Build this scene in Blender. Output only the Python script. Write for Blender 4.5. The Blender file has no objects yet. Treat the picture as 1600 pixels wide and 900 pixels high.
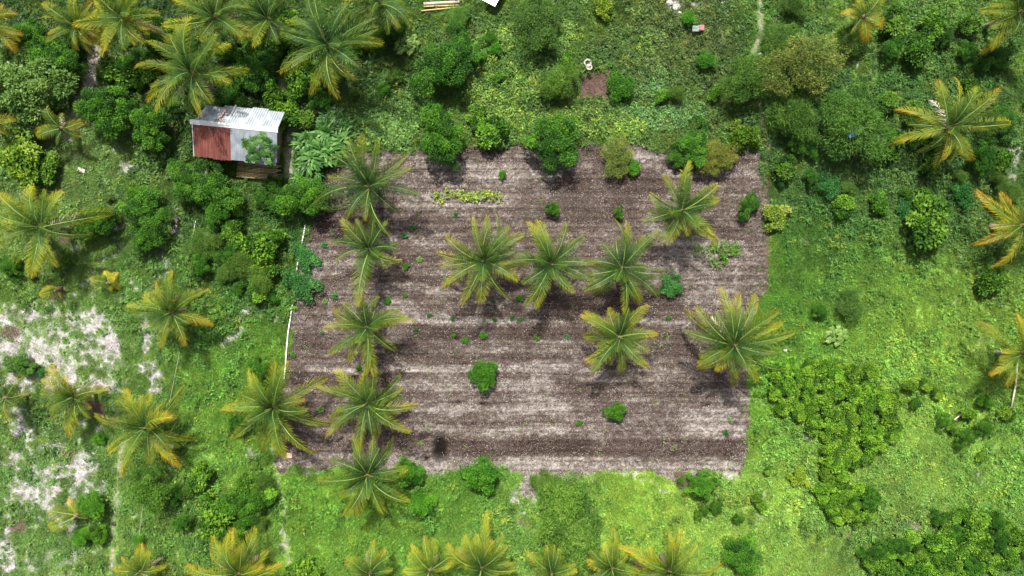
import bpy, math, random
import numpy as np
from mathutils import Vector, Matrix

# ------------------------------------------------------------------ camera, world, sun
S = bpy.context.scene
C = S.collection
R = math.radians
H = 54.0                                   # camera height in metres; the picture covers 80 m by 45 m of ground
cam_data = bpy.data.cameras.new('camera')
cam = bpy.data.objects.new('camera', cam_data)
C.objects.link(cam)
cam.location = (0, 0, H)
cam.rotation_euler = (0, 0, 0)
cam_data.sensor_width = 36.0
cam_data.lens = 36.0 * H / 80.0
cam_data.clip_start = 0.5
cam_data.clip_end = 3000
S.camera = cam

SUN_EL, SUN_AZ = 57.0, 350.0               # light comes from the top of the picture, a little from the left
w = bpy.data.worlds.new('World'); S.world = w; w.use_nodes = True
nt = w.node_tree; nt.nodes.clear()
sky = nt.nodes.new('ShaderNodeTexSky'); sky.sky_type = 'NISHITA'; sky.sun_disc = False
sky.air_density = 0.8; sky.dust_density = 4.0; sky.ozone_density = 0.6
sky.sun_elevation = R(SUN_EL); sky.sun_rotation = R(SUN_AZ)
bg = nt.nodes.new('ShaderNodeBackground'); bg.inputs['Strength'].default_value = 0.105
wo = nt.nodes.new('ShaderNodeOutputWorld')
cl = nt.nodes.new('ShaderNodeHueSaturation'); cl.inputs['Saturation'].default_value = .5       # hazy, half clouded air
nt.links.new(sky.outputs[0], cl.inputs['Color']); nt.links.new(cl.outputs[0], bg.inputs[0]); nt.links.new(bg.outputs[0], wo.inputs[0])
sd = bpy.data.lights.new('sun', 'SUN'); sd.energy = 4.7; sd.angle = R(1.0); sd.color = (1.0, 0.965, 0.90)
sun = bpy.data.objects.new('sun', sd); C.objects.link(sun)
az = R(SUN_AZ); el = R(SUN_EL)
to_sun = Vector((math.sin(az) * math.cos(el), math.cos(az) * math.cos(el), math.sin(el)))
sun.rotation_euler = to_sun.to_track_quat('Z', 'Y').to_euler()
sun.location = to_sun * 200
S.view_settings.view_transform = 'Standard'
S.view_settings.look = 'None'
S.view_settings.gamma = 1.0
S.view_settings.exposure = 0.92

# ------------------------------------------------------------------ helpers
rnd = random.Random(7)
rng = np.random.default_rng(7)
PX = 0.05                                  # one photo pixel on the ground, metres


def gx(px): return (px - 800.0) * PX
def gy(py): return (450.0 - py) * PX


def at(px, py, z=0.0):                     # real point at height z that the drone saw at this spot
    k = (H - z) / H
    return gx(px) * k, gy(py) * k


_lat = {}
def vnoise(x, y, scale, seed=0):
    if seed not in _lat:
        _lat[seed] = np.random.default_rng(1000 + seed).random((257, 257))
    L = _lat[seed]
    u = np.asarray(x, float) / scale + 31.7 * seed; v = np.asarray(y, float) / scale + 17.3 * seed
    iu = np.floor(u).astype(int); iv = np.floor(v).astype(int)
    fu = u - iu; fv = v - iv
    fu = fu * fu * (3 - 2 * fu); fv = fv * fv * (3 - 2 * fv)
    a = L[iu % 256, iv % 256]; b = L[(iu + 1) % 256, iv % 256]
    c = L[iu % 256, (iv + 1) % 256]; d = L[(iu + 1) % 256, (iv + 1) % 256]
    return (a * (1 - fu) + b * fu) * (1 - fv) + (c * (1 - fu) + d * fu) * fv


def fbm(x, y, scale, seed=0, octv=4):
    t = 0; a = 1; s = 0
    for i in range(octv):
        t = t + a * vnoise(x, y, scale / 2 ** i, seed + i); s += a; a *= 0.55
    return t / s


def sstep(a, b, x):
    t = np.clip((x - a) / (b - a), 0, 1)
    return t * t * (3 - 2 * t)


def warp(px, py, amp=10, sc=35, seed=40):
    return (px + amp * 2 * (fbm(px, py, sc, seed, 3) - .5), py + amp * 2 * (fbm(px, py, sc, seed + 5, 3) - .5))


def poly_dist(px, py, P):
    """signed distance to polygon, positive inside"""
    P = np.array(P, float); n = len(P)
    d = np.full(np.shape(px), 1e9); ins = np.zeros(np.shape(px), bool)
    for i in range(n):
        ax, ay = P[i]; bx, by = P[(i + 1) % n]
        ex, ey = bx - ax, by - ay
        t = np.clip(((px - ax) * ex + (py - ay) * ey) / (ex * ex + ey * ey + 1e-9), 0, 1)
        d = np.minimum(d, np.hypot(px - ax - t * ex, py - ay - t * ey))
        c = ((ay > py) != (by > py)) & (px < (bx - ax) * (py - ay) / (by - ay + 1e-12) + ax)
        ins ^= c
    return np.where(ins, d, -d)


def line_dist(px, py, P):
    d = np.full(np.shape(px), 1e9)
    for i in range(len(P) - 1):
        ax, ay = P[i]; bx, by = P[i + 1]; ex, ey = bx - ax, by - ay
        t = np.clip(((px - ax) * ex + (py - ay) * ey) / (ex * ex + ey * ey), 0, 1)
        d = np.minimum(d, np.hypot(px - ax - t * ex, py - ay - t * ey))
    return d


def blobs(px, py, B, warped=True):
    if warped: px, py = warp(px, py, 11, 30, 60)
    m = np.zeros(np.shape(px))
    for b in B:
        cx, cy, rx, ry = b[:4]; wgt = b[4] if len(b) > 4 else 1.0
        d = np.sqrt(((px - cx) / rx) ** 2 + ((py - cy) / ry) ** 2)
        m = np.maximum(m, wgt * (1 - sstep(0.35, 1.6, d)))
    return m


# ------------------------------------------------------------------ what covers the land
PLOT = [(512, 232), (600, 236), (700, 228), (800, 222), (900, 225), (1000, 222), (1100, 250), (1190, 225), (1196, 330), (1198, 455),
        (1180, 500), (1172, 620), (1174, 715), (1160, 746), (1100, 738), (1060, 760), (1000, 738), (930, 738), (900, 764), (860, 752), (818, 788), (806, 736),
        (770, 735), (700, 742), (640, 742), (560, 735), (430, 738), (432, 700), (440, 590), (455, 470), (462, 420), (478, 360), (500, 300)]
PALE = [(900, 748, 60, 14, .8), (1000, 742, 44, 12, .75), (1130, 746, 44, 11, .85), (815, 775, 26, 34, .8), (660, 742, 50, 8, .7), (90, 545, 120, 90, .82), (55, 700, 80, 80, .74), (90, 780, 110, 60, .72), (235, 270, 130, 30, .6), (60, 870, 110, 34, .62), (240, 560, 24, 90, .7), (170, 640, 50, 50, .5), (1250, 690, 40, 16, .6), (1190, 790, 16, 60, .6), (1420, 825, 50, 22, .6), (35, 500, 48, 26), (55, 560, 62, 40), (15, 545, 30, 40), (145, 505, 42, 32), (172, 545, 26, 45), (120, 600, 70, 22), (30, 600, 40, 22),
        (228, 545, 9, 60), (240, 590, 13, 40), (35, 670, 22, 36), (95, 735, 62, 28), (60, 765, 50, 36), (140, 720, 36, 26), (22, 640, 18, 20, .8),
        (10, 845, 14, 50), (160, 765, 12, 24), (10, 880, 20, 20), (110, 820, 60, 6, .5), (113, 870, 8, 25, .6), (75, 885, 20, 10, .6),
        (380, 490, 44, 18, .9), (365, 525, 20, 20, .9), (300, 268, 40, 12, .8), (215, 262, 55, 20, .75), (180, 240, 30, 14, .5), (255, 285, 25, 14, .7),
        (140, 125, 12, 32, .9), (120, 160, 10, 22, .8), (190, 90, 16, 20, .4), (272, 345, 18, 38, .85), (255, 400, 15, 38, .8), (70, 400, 20, 14, .5),
        (110, 395, 24, 14, .6), (160, 395, 18, 12, .7), (215, 385, 12, 10, .5), (390, 705, 13, 11), (1258, 683, 26, 9, .9), (1215, 705, 12, 8, .7),
        (1412, 820, 20, 20, .8), (1440, 838, 14, 8, .7), (1265, 860, 14, 9, .6), (1345, 858, 10, 7, .7), (1052, 8, 22, 14), (1110, 2, 40, 6), (1066, 20, 8, 8, .8),
        (1268, 131, 12, 6, .9), (1582, 245, 16, 30, .8), (1432, 88, 20, 10, .6), (1490, 50, 30, 14, .5), (1245, 235, 16, 12, .7), (1262, 268, 22, 7, .6),
        (1385, 270, 18, 8, .4), (1410, 285, 14, 6, .5), (1045, 768, 26, 9, .9), (1184, 790, 7, 38, .7), (1350, 318, 16, 6, .5), (1500, 405, 24, 9, .6), (1555, 690, 14, 14, .4),
        (1525, 668, 12, 9, .5), (470, 733, 45, 7, .9), (235, 640, 12, 10, .6), (760, 800, 20, 6, .4), (785, 835, 14, 10, .5), (820, 810, 14, 18, .6), (1100, 46, 20, 6, .4),
        (740, 105, 30, 8, .5), (800, 30, 22, 14, .5), (820, 100, 40, 5, .6), (1030, 130, 22, 18, .4), (1090, 160, 12, 8, .5), (590, 90, 14, 8, .5), (600, 130, 20, 8, .3),
        (720, 30, 22, 14, .5), (453, 225, 6, 26, .8), (520, 745, 18, 6, .6), (325, 585, 12, 14, .6), (1200, 8, 14, 14, .5), (1213, 30, 6, 4, .7), (465, 140, 10, 10, .6),
        (375, 810, 8, 7, .9), (292, 835, 8, 6, .7), (245, 820, 14, 8, .6), (1590, 850, 18, 14, .5), (1550, 830, 16, 10, .4), (1440, 400, 60, 30, .2)]
BROWN = [(15, 520, 16, 14), (148, 637, 18, 14), (104, 706, 14, 11), (25, 817, 18, 12), (1505, 60, 30, 16), (1425, 815, 18, 16, .7), (1330, 830, 12, 16, .7),
         (85, 240, 30, 10, .6), (100, 372, 22, 16), (1245, 325, 14, 8, .6), (1440, 790, 40, 10, .4), (1380, 590, 30, 10, .5), (1285, 620, 50, 10, .6), (110, 150, 10, 22, .6),
         (290, 470, 14, 10, .4), (255, 365, 18, 30, .6), (350, 485, 26, 12, .4), (1110, 70, 50, 26, .45), (1050, 60, 70, 30, .45), (300, 400, 40, 20, .4), (700, 60, 16, 10, .5), (1060, 700, 12, 6, .3),
         (1200, 815, 10, 10, .3), (545, 12, 40, 20, .5), (40, 880, 40, 10, .3), (1075, 745, 18, 20, .9), (90, 460, 16, 11, .9), (1160, 200, 12, 40, .6), (790, 815, 24, 20, .5),
         (820, 820, 26, 14, .6), (1310, 25, 30, 12, .3)]
PATHS = [([(172, 900), (178, 820), (186, 740), (192, 690)], 1.7, .75), ([(192, 690), (200, 580), (215, 500), (235, 440)], 2.0, .35), ([(452, 910), (448, 850), (443, 790), (432, 735), (424, 700)], 1.4, .6),
         ([(1187, -20), (1190, 40), (1178, 80), (1180, 140), (1190, 190)], 2.4, .55), ([(150, 80), (138, 135), (108, 190), (104, 215)], 7, .75),
         ([(440, 130), (425, 165)], 4, .6), ([(470, 180), (452, 215), (450, 270)], 4.5, .7), ([(0, 570), (60, 640)], 3, .2)]
EDGE = [(1190, 190), (1200, 260), (1198, 460)]
# bands across the plot: (y, x0, x1, half width, value)   negative = darker soil, positive = pale dusty strip
BANDS = [(700, 690, 1150, 15, -1.0), (520, 640, 1160, 13, -.75), (468, 850, 1070, 18, -.8), (592, 440, 650, 13, -.8), (550, 1000, 1110, 14, -.7), (350, 470, 560, 24, -.9),
         (650, 450, 560, 16, -.6), (545, 450, 545, 9, -.6), (440, 480, 900, 9, -.45), (490, 700, 900, 8, -.6), (690, 560, 660, 16, -.6), (610, 880, 1120, 18, -.35), (360, 1040, 1180, 12, -.35), (290, 860, 1040, 18, -.55),
         (330, 860, 1000, 20, -.45), (400, 600, 700, 14, -.25), (235, 650, 800, 10, -.3), (255, 1080, 1180, 18, -.3), (240, 860, 960, 16, -.6), (640, 900, 1080, 8, -.2), (560, 640, 880, 6, -.4), (530, 460, 540, 8, -.4),
         (732, 560, 1160, 14, .75), (270, 640, 880, 14, .6), (315, 640, 800, 12, .75), (575, 480, 900, 7, .9), (603, 620, 850, 7, .8), (640, 630, 900, 11, .7), (672, 640, 890, 8, .7), (660, 1070, 1165, 24, .75),
         (500, 590, 800, 9, .6), (480, 560, 640, 8, .6), (400, 1030, 1150, 34, .65), (450, 1080, 1150, 20, .4), (250, 960, 1040, 14, .6), (415, 500, 600, 8, .6), (455, 560, 680, 9, .5), (620, 1100, 1168, 12, .5), (380, 660, 700, 12, .5),
         (760, 820, 900, 20, .8), (555, 1040, 1160, 10, .4), (270, 1040, 1190, 8, .4), (718, 440, 560, 14, .6), (430, 470, 520, 10, .5), (507, 900, 1060, 6, .4), (590, 900, 1060, 10, .3)]


def soil_mask(px, py):
    wx, wy = warp(px, py, 9, 24, 20)
    wx, wy = warp(wx, wy, 4.5, 7, 21)
    return sstep(-3, 5, poly_dist(wx, wy, PLOT))


def path_mask(px, py):
    wx, wy = warp(px, py, 4, 30, 70)
    m = np.zeros(np.shape(px))
    for P, hw, wg in PATHS:
        m = np.maximum(m, wg * (1 - sstep(hw * .6, hw * 2.4, line_dist(wx, wy, P))) * (0.2 + 1.2 * vnoise(px, py, 9, 33)))
    return np.clip(m, 0, 1)


def near_path(px, py, pad=6.0):
    wx, wy = warp(px, py, 4, 30, 70); m = np.zeros(np.shape(px), bool)
    for P, hw, wg in PATHS:
        if wg > .5: m |= line_dist(wx, wy, P) < hw + pad
    return m


def covers(px, py):
    px = np.asarray(px, float); py = np.asarray(py, float)
    soil = soil_mask(px, py)
    pale = blobs(px, py, PALE)
    n = fbm(px, py, 9, 80, 3)
    n2 = fbm(px, py, 60, 84, 3)
    nf = fbm(px, py, 3.2, 98, 2)
    pale = np.clip((pale * 1.8 - .95 * n - .90 * nf) * 1.35, 0, .95) * (.65 + .35 * sstep(.35, .6, fbm(px, py, 5, 99, 2)))
    # thin bare flecks through the left meadow
    left = 1 - sstep(150, 330, px)
    flecks = sstep(.60, .72, fbm(px, py, 16, 90, 3) * .75 + n2 * .3) * left * sstep(240, 330, py)
    flecks2 = sstep(.66, .76, fbm(px, py, 14, 94, 3) * .8 + fbm(px, py, 70, 96, 2) * .25)
    pale = np.maximum(pale, np.maximum(flecks * .8, flecks2 * .45) * sstep(.3, .6, nf))
    brown = np.clip(blobs(px, py, BROWN) * 1.5 - .7 * fbm(px, py, 8, 86, 3), 0, 1)
    brown = np.maximum(brown, sstep(-2, 3, poly_dist(*warp(px, py, 3, 12, 72), [(908, 112), (958, 110), (960, 157), (904, 158)])))
    path = path_mask(px, py)
    edge = (1 - sstep(2.5, 6, line_dist(*warp(px, py, 3, 20, 71), EDGE)))
    brown = np.maximum(brown, edge * .9)
    veg = np.clip(1 - np.maximum.reduce([soil, pale * .92, brown * .85, path]), 0, 1)
    return soil, pale, brown, path, veg


def bands(px, py):
    wx = px + 30 * (vnoise(px, py, 40, 100) - .5); wy = py + 16 * (fbm(px, py, 75, 101, 2) - .5) + 5 * (fbm(px, py, 14, 102, 2) - .5)
    v = np.zeros(np.shape(px))
    for y, x0, x1, hw, val in BANDS:
        m = (1 - sstep(hw * .6, hw * 1.25, np.abs(wy - y))) * sstep(x0 - 25, x0 + 15, wx) * (1 - sstep(x1 - 15, x1 + 25, wx))
        v = np.where(np.abs(val * m) > np.abs(v), val * m, v)
    v = v * (.55 + .8 * fbm(px, py, 50, 103, 2)) + .8 * (fbm(px * .25, py + 8 * fbm(px, py, 50, 106, 2), 9, 104, 3) - .5) + .9 * (fbm(px, py, 40, 108, 3) - .5) + .7 * (fbm(px, py, 7, 112, 3) - .5) - .12
    return v


# cover colour by place, sun and cloud shade painted in: (x, y, leaf colour)
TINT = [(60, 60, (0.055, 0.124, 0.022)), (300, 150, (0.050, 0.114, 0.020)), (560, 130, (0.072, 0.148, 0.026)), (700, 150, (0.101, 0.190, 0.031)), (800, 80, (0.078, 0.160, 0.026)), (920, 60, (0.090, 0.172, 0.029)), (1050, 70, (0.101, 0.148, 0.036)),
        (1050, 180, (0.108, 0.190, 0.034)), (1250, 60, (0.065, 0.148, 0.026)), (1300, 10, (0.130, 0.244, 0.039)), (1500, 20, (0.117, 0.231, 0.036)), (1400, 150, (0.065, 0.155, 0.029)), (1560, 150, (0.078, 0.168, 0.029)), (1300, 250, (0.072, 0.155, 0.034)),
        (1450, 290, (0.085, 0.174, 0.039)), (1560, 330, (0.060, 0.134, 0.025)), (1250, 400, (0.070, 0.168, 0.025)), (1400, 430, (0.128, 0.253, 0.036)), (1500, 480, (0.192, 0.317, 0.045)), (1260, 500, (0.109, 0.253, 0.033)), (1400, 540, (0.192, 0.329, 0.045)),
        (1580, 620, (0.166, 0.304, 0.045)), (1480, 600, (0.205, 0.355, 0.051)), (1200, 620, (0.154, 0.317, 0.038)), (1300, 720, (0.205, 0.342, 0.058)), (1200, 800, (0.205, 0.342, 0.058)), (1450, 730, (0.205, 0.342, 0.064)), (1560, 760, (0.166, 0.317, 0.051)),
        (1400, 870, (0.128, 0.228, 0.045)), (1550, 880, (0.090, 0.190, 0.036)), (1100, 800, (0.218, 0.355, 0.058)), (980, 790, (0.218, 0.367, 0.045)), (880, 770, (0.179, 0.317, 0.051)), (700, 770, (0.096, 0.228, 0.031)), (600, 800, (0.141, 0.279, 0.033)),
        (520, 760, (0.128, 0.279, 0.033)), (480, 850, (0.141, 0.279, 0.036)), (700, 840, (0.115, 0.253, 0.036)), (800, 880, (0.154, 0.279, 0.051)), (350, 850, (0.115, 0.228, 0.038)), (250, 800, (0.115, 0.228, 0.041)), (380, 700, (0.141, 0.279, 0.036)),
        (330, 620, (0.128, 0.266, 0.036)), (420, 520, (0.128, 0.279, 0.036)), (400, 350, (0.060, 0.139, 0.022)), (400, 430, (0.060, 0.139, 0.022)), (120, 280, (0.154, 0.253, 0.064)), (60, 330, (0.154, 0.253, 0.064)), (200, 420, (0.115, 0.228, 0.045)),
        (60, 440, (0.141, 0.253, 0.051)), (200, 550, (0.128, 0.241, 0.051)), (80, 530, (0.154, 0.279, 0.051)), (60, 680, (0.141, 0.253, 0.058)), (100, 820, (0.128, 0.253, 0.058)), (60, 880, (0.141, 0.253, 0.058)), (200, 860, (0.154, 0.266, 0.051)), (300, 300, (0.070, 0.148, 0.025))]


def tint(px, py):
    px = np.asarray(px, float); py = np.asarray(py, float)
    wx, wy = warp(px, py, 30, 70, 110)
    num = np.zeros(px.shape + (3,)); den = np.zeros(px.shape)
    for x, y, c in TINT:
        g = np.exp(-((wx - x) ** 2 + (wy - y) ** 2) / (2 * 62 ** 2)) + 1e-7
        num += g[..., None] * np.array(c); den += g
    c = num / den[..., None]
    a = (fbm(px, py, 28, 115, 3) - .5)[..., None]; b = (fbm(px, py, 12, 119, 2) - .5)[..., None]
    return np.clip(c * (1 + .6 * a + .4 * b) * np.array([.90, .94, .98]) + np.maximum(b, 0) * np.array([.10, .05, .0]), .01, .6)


ROW0, ROWP = 246.0, 15.2                   # row lines of the plot in photo rows


def ground_z(x, y):
    x = np.asarray(x, float); y = np.asarray(y, float)
    px = x / PX + 800; py = 450 - y / PX
    s = soil_mask(px, py)
    base = .16 * (fbm(px, py, 90, 130, 3) - .5) + .07 * (fbm(px, py, 14, 134, 2) - .5)
    ph = (py - ROW0 + 3 * (vnoise(px, py, 90, 137) - .5)) / ROWP
    fur = .016 * np.cos(2 * math.pi * ph) * 2 * vnoise(px, py, 60, 139) + .05 * (fbm(px, py, 5, 138, 2) - .5)
    z = base + s * (fur - .05 - .012 * np.cos(2 * math.pi * (py + 2.5 * (vnoise(px, py, 55, 141) - .5)) / 7.6))
    for hx, hy, rx, ry, dp in ((687, 703, 10, 20, .45), (930, 136, 26, 22, .16), (755, 632, 9, 3, .12), (716, 628, 6, 3, .1), (1105, 633, 6, 2.5, .1), (667, 716, 4, 3, .1)):
        z = z - dp * np.exp(-(((px - hx) / rx) ** 2 + ((py - hy) / ry) ** 2) ** 2)
    return z


def gz(x, y): return float(ground_z(np.array([x]), np.array([y]))[0])


# ------------------------------------------------------------------ materials
def new_mat(name):
    m = bpy.data.materials.new(name); m.use_nodes = True
    n = m.node_tree.nodes; n.clear()
    out = n.new('ShaderNodeOutputMaterial')
    return m, n, m.node_tree.links, out


def ramp(n, stops):
    r = n.new('ShaderNodeValToRGB'); e = r.color_ramp.elements
    while len(e) > 1: e.remove(e[-1])
    e[0].position = stops[0][0]; e[0].color = (*stops[0][1], 1)
    for p, c in stops[1:]:
        k = e.new(p); k.color = (*c, 1)
    return r


def leaf_shader(n, l, out, col, rough=.45, trans=.35, spec=.16):
    p = n.new('ShaderNodeBsdfPrincipled'); p.inputs['Roughness'].default_value = rough
    p.inputs['Specular IOR Level'].default_value = spec
    l.new(col, p.inputs['Base Color'])
    t = n.new('ShaderNodeBsdfTranslucent')
    g = n.new('ShaderNodeMixRGB'); g.blend_type = 'MULTIPLY'; g.inputs[0].default_value = 1; g.inputs[2].default_value = (1.15, 1.2, .55, 1)
    l.new(col, g.inputs[1]); l.new(g.outputs[0], t.inputs['Color'])
    mx = n.new('ShaderNodeMixShader'); mx.inputs[0].default_value = trans
    l.new(p.outputs[0], mx.inputs[1]); l.new(t.outputs[0], mx.inputs[2]); l.new(mx.outputs[0], out.inputs[0])


def mat_leaf(name, cols, trans=.3, rough=.5):
    """leaf colour runs over cols by the per-leaf tone, times the object colour"""
    m, n, l, out = new_mat(name)
    a = n.new('ShaderNodeAttribute'); a.attribute_name = 'tone'
    r = ramp(n, [(i / (len(cols) - 1), c) for i, c in enumerate(cols)])
    l.new(a.outputs['Fac'], r.inputs[0])
    oi = n.new('ShaderNodeObjectInfo')
    mm = n.new('ShaderNodeMixRGB'); mm.blend_type = 'MULTIPLY'; mm.inputs[0].default_value = 1
    l.new(r.outputs[0], mm.inputs[1]); l.new(oi.outputs['Color'], mm.inputs[2])
    leaf_shader(n, l, out, mm.outputs[0], rough, trans)
    return m


def mat_stuff(name, gain=1.0, trans=.3, yellow=0.0):
    m, n, l, out = new_mat(name)
    a = n.new('ShaderNodeAttribute'); a.attribute_type = 'INSTANCER'; a.attribute_name = 'tint'
    t = n.new('ShaderNodeAttribute'); t.attribute_name = 'tone'
    r = ramp(n, [(0, (.46 * gain, .48 * gain, .5 * gain)), (.5, (.98 * gain, .98 * gain, .95 * gain)), (1, (1.6 * gain, 1.3 * gain, 1.3 * gain))])
    l.new(t.outputs['Fac'], r.inputs[0])
    mm = n.new('ShaderNodeMixRGB'); mm.blend_type = 'MULTIPLY'; mm.inputs[0].default_value = 1
    l.new(r.outputs[0], mm.inputs[1]); l.new(a.outputs['Color'], mm.inputs[2])
    leaf_shader(n, l, out, mm.outputs[0], .55, trans, .25)
    return m


def mat_frond():
    m, n, l, out = new_mat('palm_leaflet')
    a = n.new('ShaderNodeAttribute'); a.attribute_name = 'tone'           # 0 base .. 1 tip
    oi = n.new('ShaderNodeObjectInfo')                                    # colour.r = how aged the frond is, g = brightness
    sep = n.new('ShaderNodeSeparateColor'); l.new(oi.outputs['Color'], sep.inputs[0])
    nz = n.new('ShaderNodeTexNoise'); nz.inputs['Scale'].default_value = 1.3
    tc = n.new('ShaderNodeTexCoord'); l.new(tc.outputs['Object'], nz.inputs['Vector'])
    ad = n.new('ShaderNodeMath'); ad.operation = 'MULTIPLY_ADD'; ad.inputs[1].default_value = .38; l.new(nz.outputs['Fac'], ad.inputs[0]); l.new(a.outputs['Fac'], ad.inputs[2])
    sb = n.new('ShaderNodeMath'); sb.operation = 'MULTIPLY_ADD'; sb.inputs[1].default_value = .72; sb.inputs[2].default_value = -.35
    l.new(sep.outputs[0], sb.inputs[0])
    s2 = n.new('ShaderNodeMath'); s2.operation = 'ADD'; l.new(ad.outputs[0], s2.inputs[0]); l.new(sb.outputs[0], s2.inputs[1])
    r = ramp(n, [(0, (.020, .060, .024)), (.32, (.034, .088, .018)), (.58, (.085, .140, .015)), (.78, (.195, .215, .012)), (.95, (.30, .26, .014)), (1, (.36, .22, .015))])
    l.new(s2.outputs[0], r.inputs[0])
    mm = n.new('ShaderNodeMixRGB'); mm.blend_type = 'MULTIPLY'; mm.inputs[0].default_value = 1
    cc = n.new('ShaderNodeCombineColor')
    for i in range(3): l.new(sep.outputs[1], cc.inputs[i])
    l.new(r.outputs[0], mm.inputs[1]); l.new(cc.outputs[0], mm.inputs[2])
    leaf_shader(n, l, out, mm.outputs[0], .5, .26, .14)
    return m


def mat_flat(name, c, rough=.8, var=.25, scale=6.0, metal=0.0, bump=.0, spec=.3):
    m, n, l, out = new_mat(name)
    p = n.new('ShaderNodeBsdfPrincipled'); p.inputs['Roughness'].default_value = rough; p.inputs['Metallic'].default_value = metal
    p.inputs['Specular IOR Level'].default_value = spec
    tc = n.new('ShaderNodeTexCoord'); nz = n.new('ShaderNodeTexNoise'); nz.inputs['Scale'].default_value = scale; nz.inputs['Detail'].default_value = 5
    l.new(tc.outputs['Object'], nz.inputs['Vector'])
    r = ramp(n, [(.25, tuple(v * (1 - var) for v in c)), (.75, tuple(min(1, v * (1 + var)) for v in c))])
    l.new(nz.outputs['Fac'], r.inputs[0]); l.new(r.outputs[0], p.inputs['Base Color'])
    if bump:
        b = n.new('ShaderNodeBump'); b.inputs['Strength'].default_value = bump; b.inputs['Distance'].default_value = .02
        l.new(nz.outputs['Fac'], b.inputs['Height']); l.new(b.outputs[0], p.inputs['Normal'])
    l.new(p.outputs[0], out.inputs[0])
    return m


def mat_sheet(name, a, b, c, stretch=(9, .7, 3), rough=.45, metal=.35):
    """weathered roofing sheet: streaks run down the corrugations"""
    m, n, l, out = new_mat(name)
    p = n.new('ShaderNodeBsdfPrincipled'); p.inputs['Roughness'].default_value = rough; p.inputs['Metallic'].default_value = metal
    tc = n.new('ShaderNodeTexCoord'); mp = n.new('ShaderNodeMapping'); mp.inputs['Scale'].default_value = stretch
    l.new(tc.outputs['Object'], mp.inputs[0])
    nz = n.new('ShaderNodeTexNoise'); nz.inputs['Scale'].default_value = 1.0; nz.inputs['Detail'].default_value = 7; nz.inputs['Roughness'].default_value = .65
    l.new(mp.outputs[0], nz.inputs['Vector'])
    r = ramp(n, [(.3, a), (.5, b), (.7, c)]); l.new(nz.outputs['Fac'], r.inputs[0])
    n2 = n.new('ShaderNodeTexNoise'); n2.inputs['Scale'].default_value = 1.6; n2.inputs['Detail'].default_value = 6; l.new(tc.outputs['Object'], n2.inputs['Vector'])
    r2 = ramp(n, [(.35, (.72, .72, .72)), (.6, (1.06, 1.06, 1.06))]); l.new(n2.outputs['Fac'], r2.inputs[0])
    mm = n.new('ShaderNodeMixRGB'); mm.blend_type = 'MULTIPLY'; mm.inputs[0].default_value = 1
    l.new(r.outputs[0], mm.inputs[1]); l.new(r2.outputs[0], mm.inputs[2]); l.new(mm.outputs[0], p.inputs['Base Color'])
    l.new(p.outputs[0], out.inputs[0])
    return m


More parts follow.
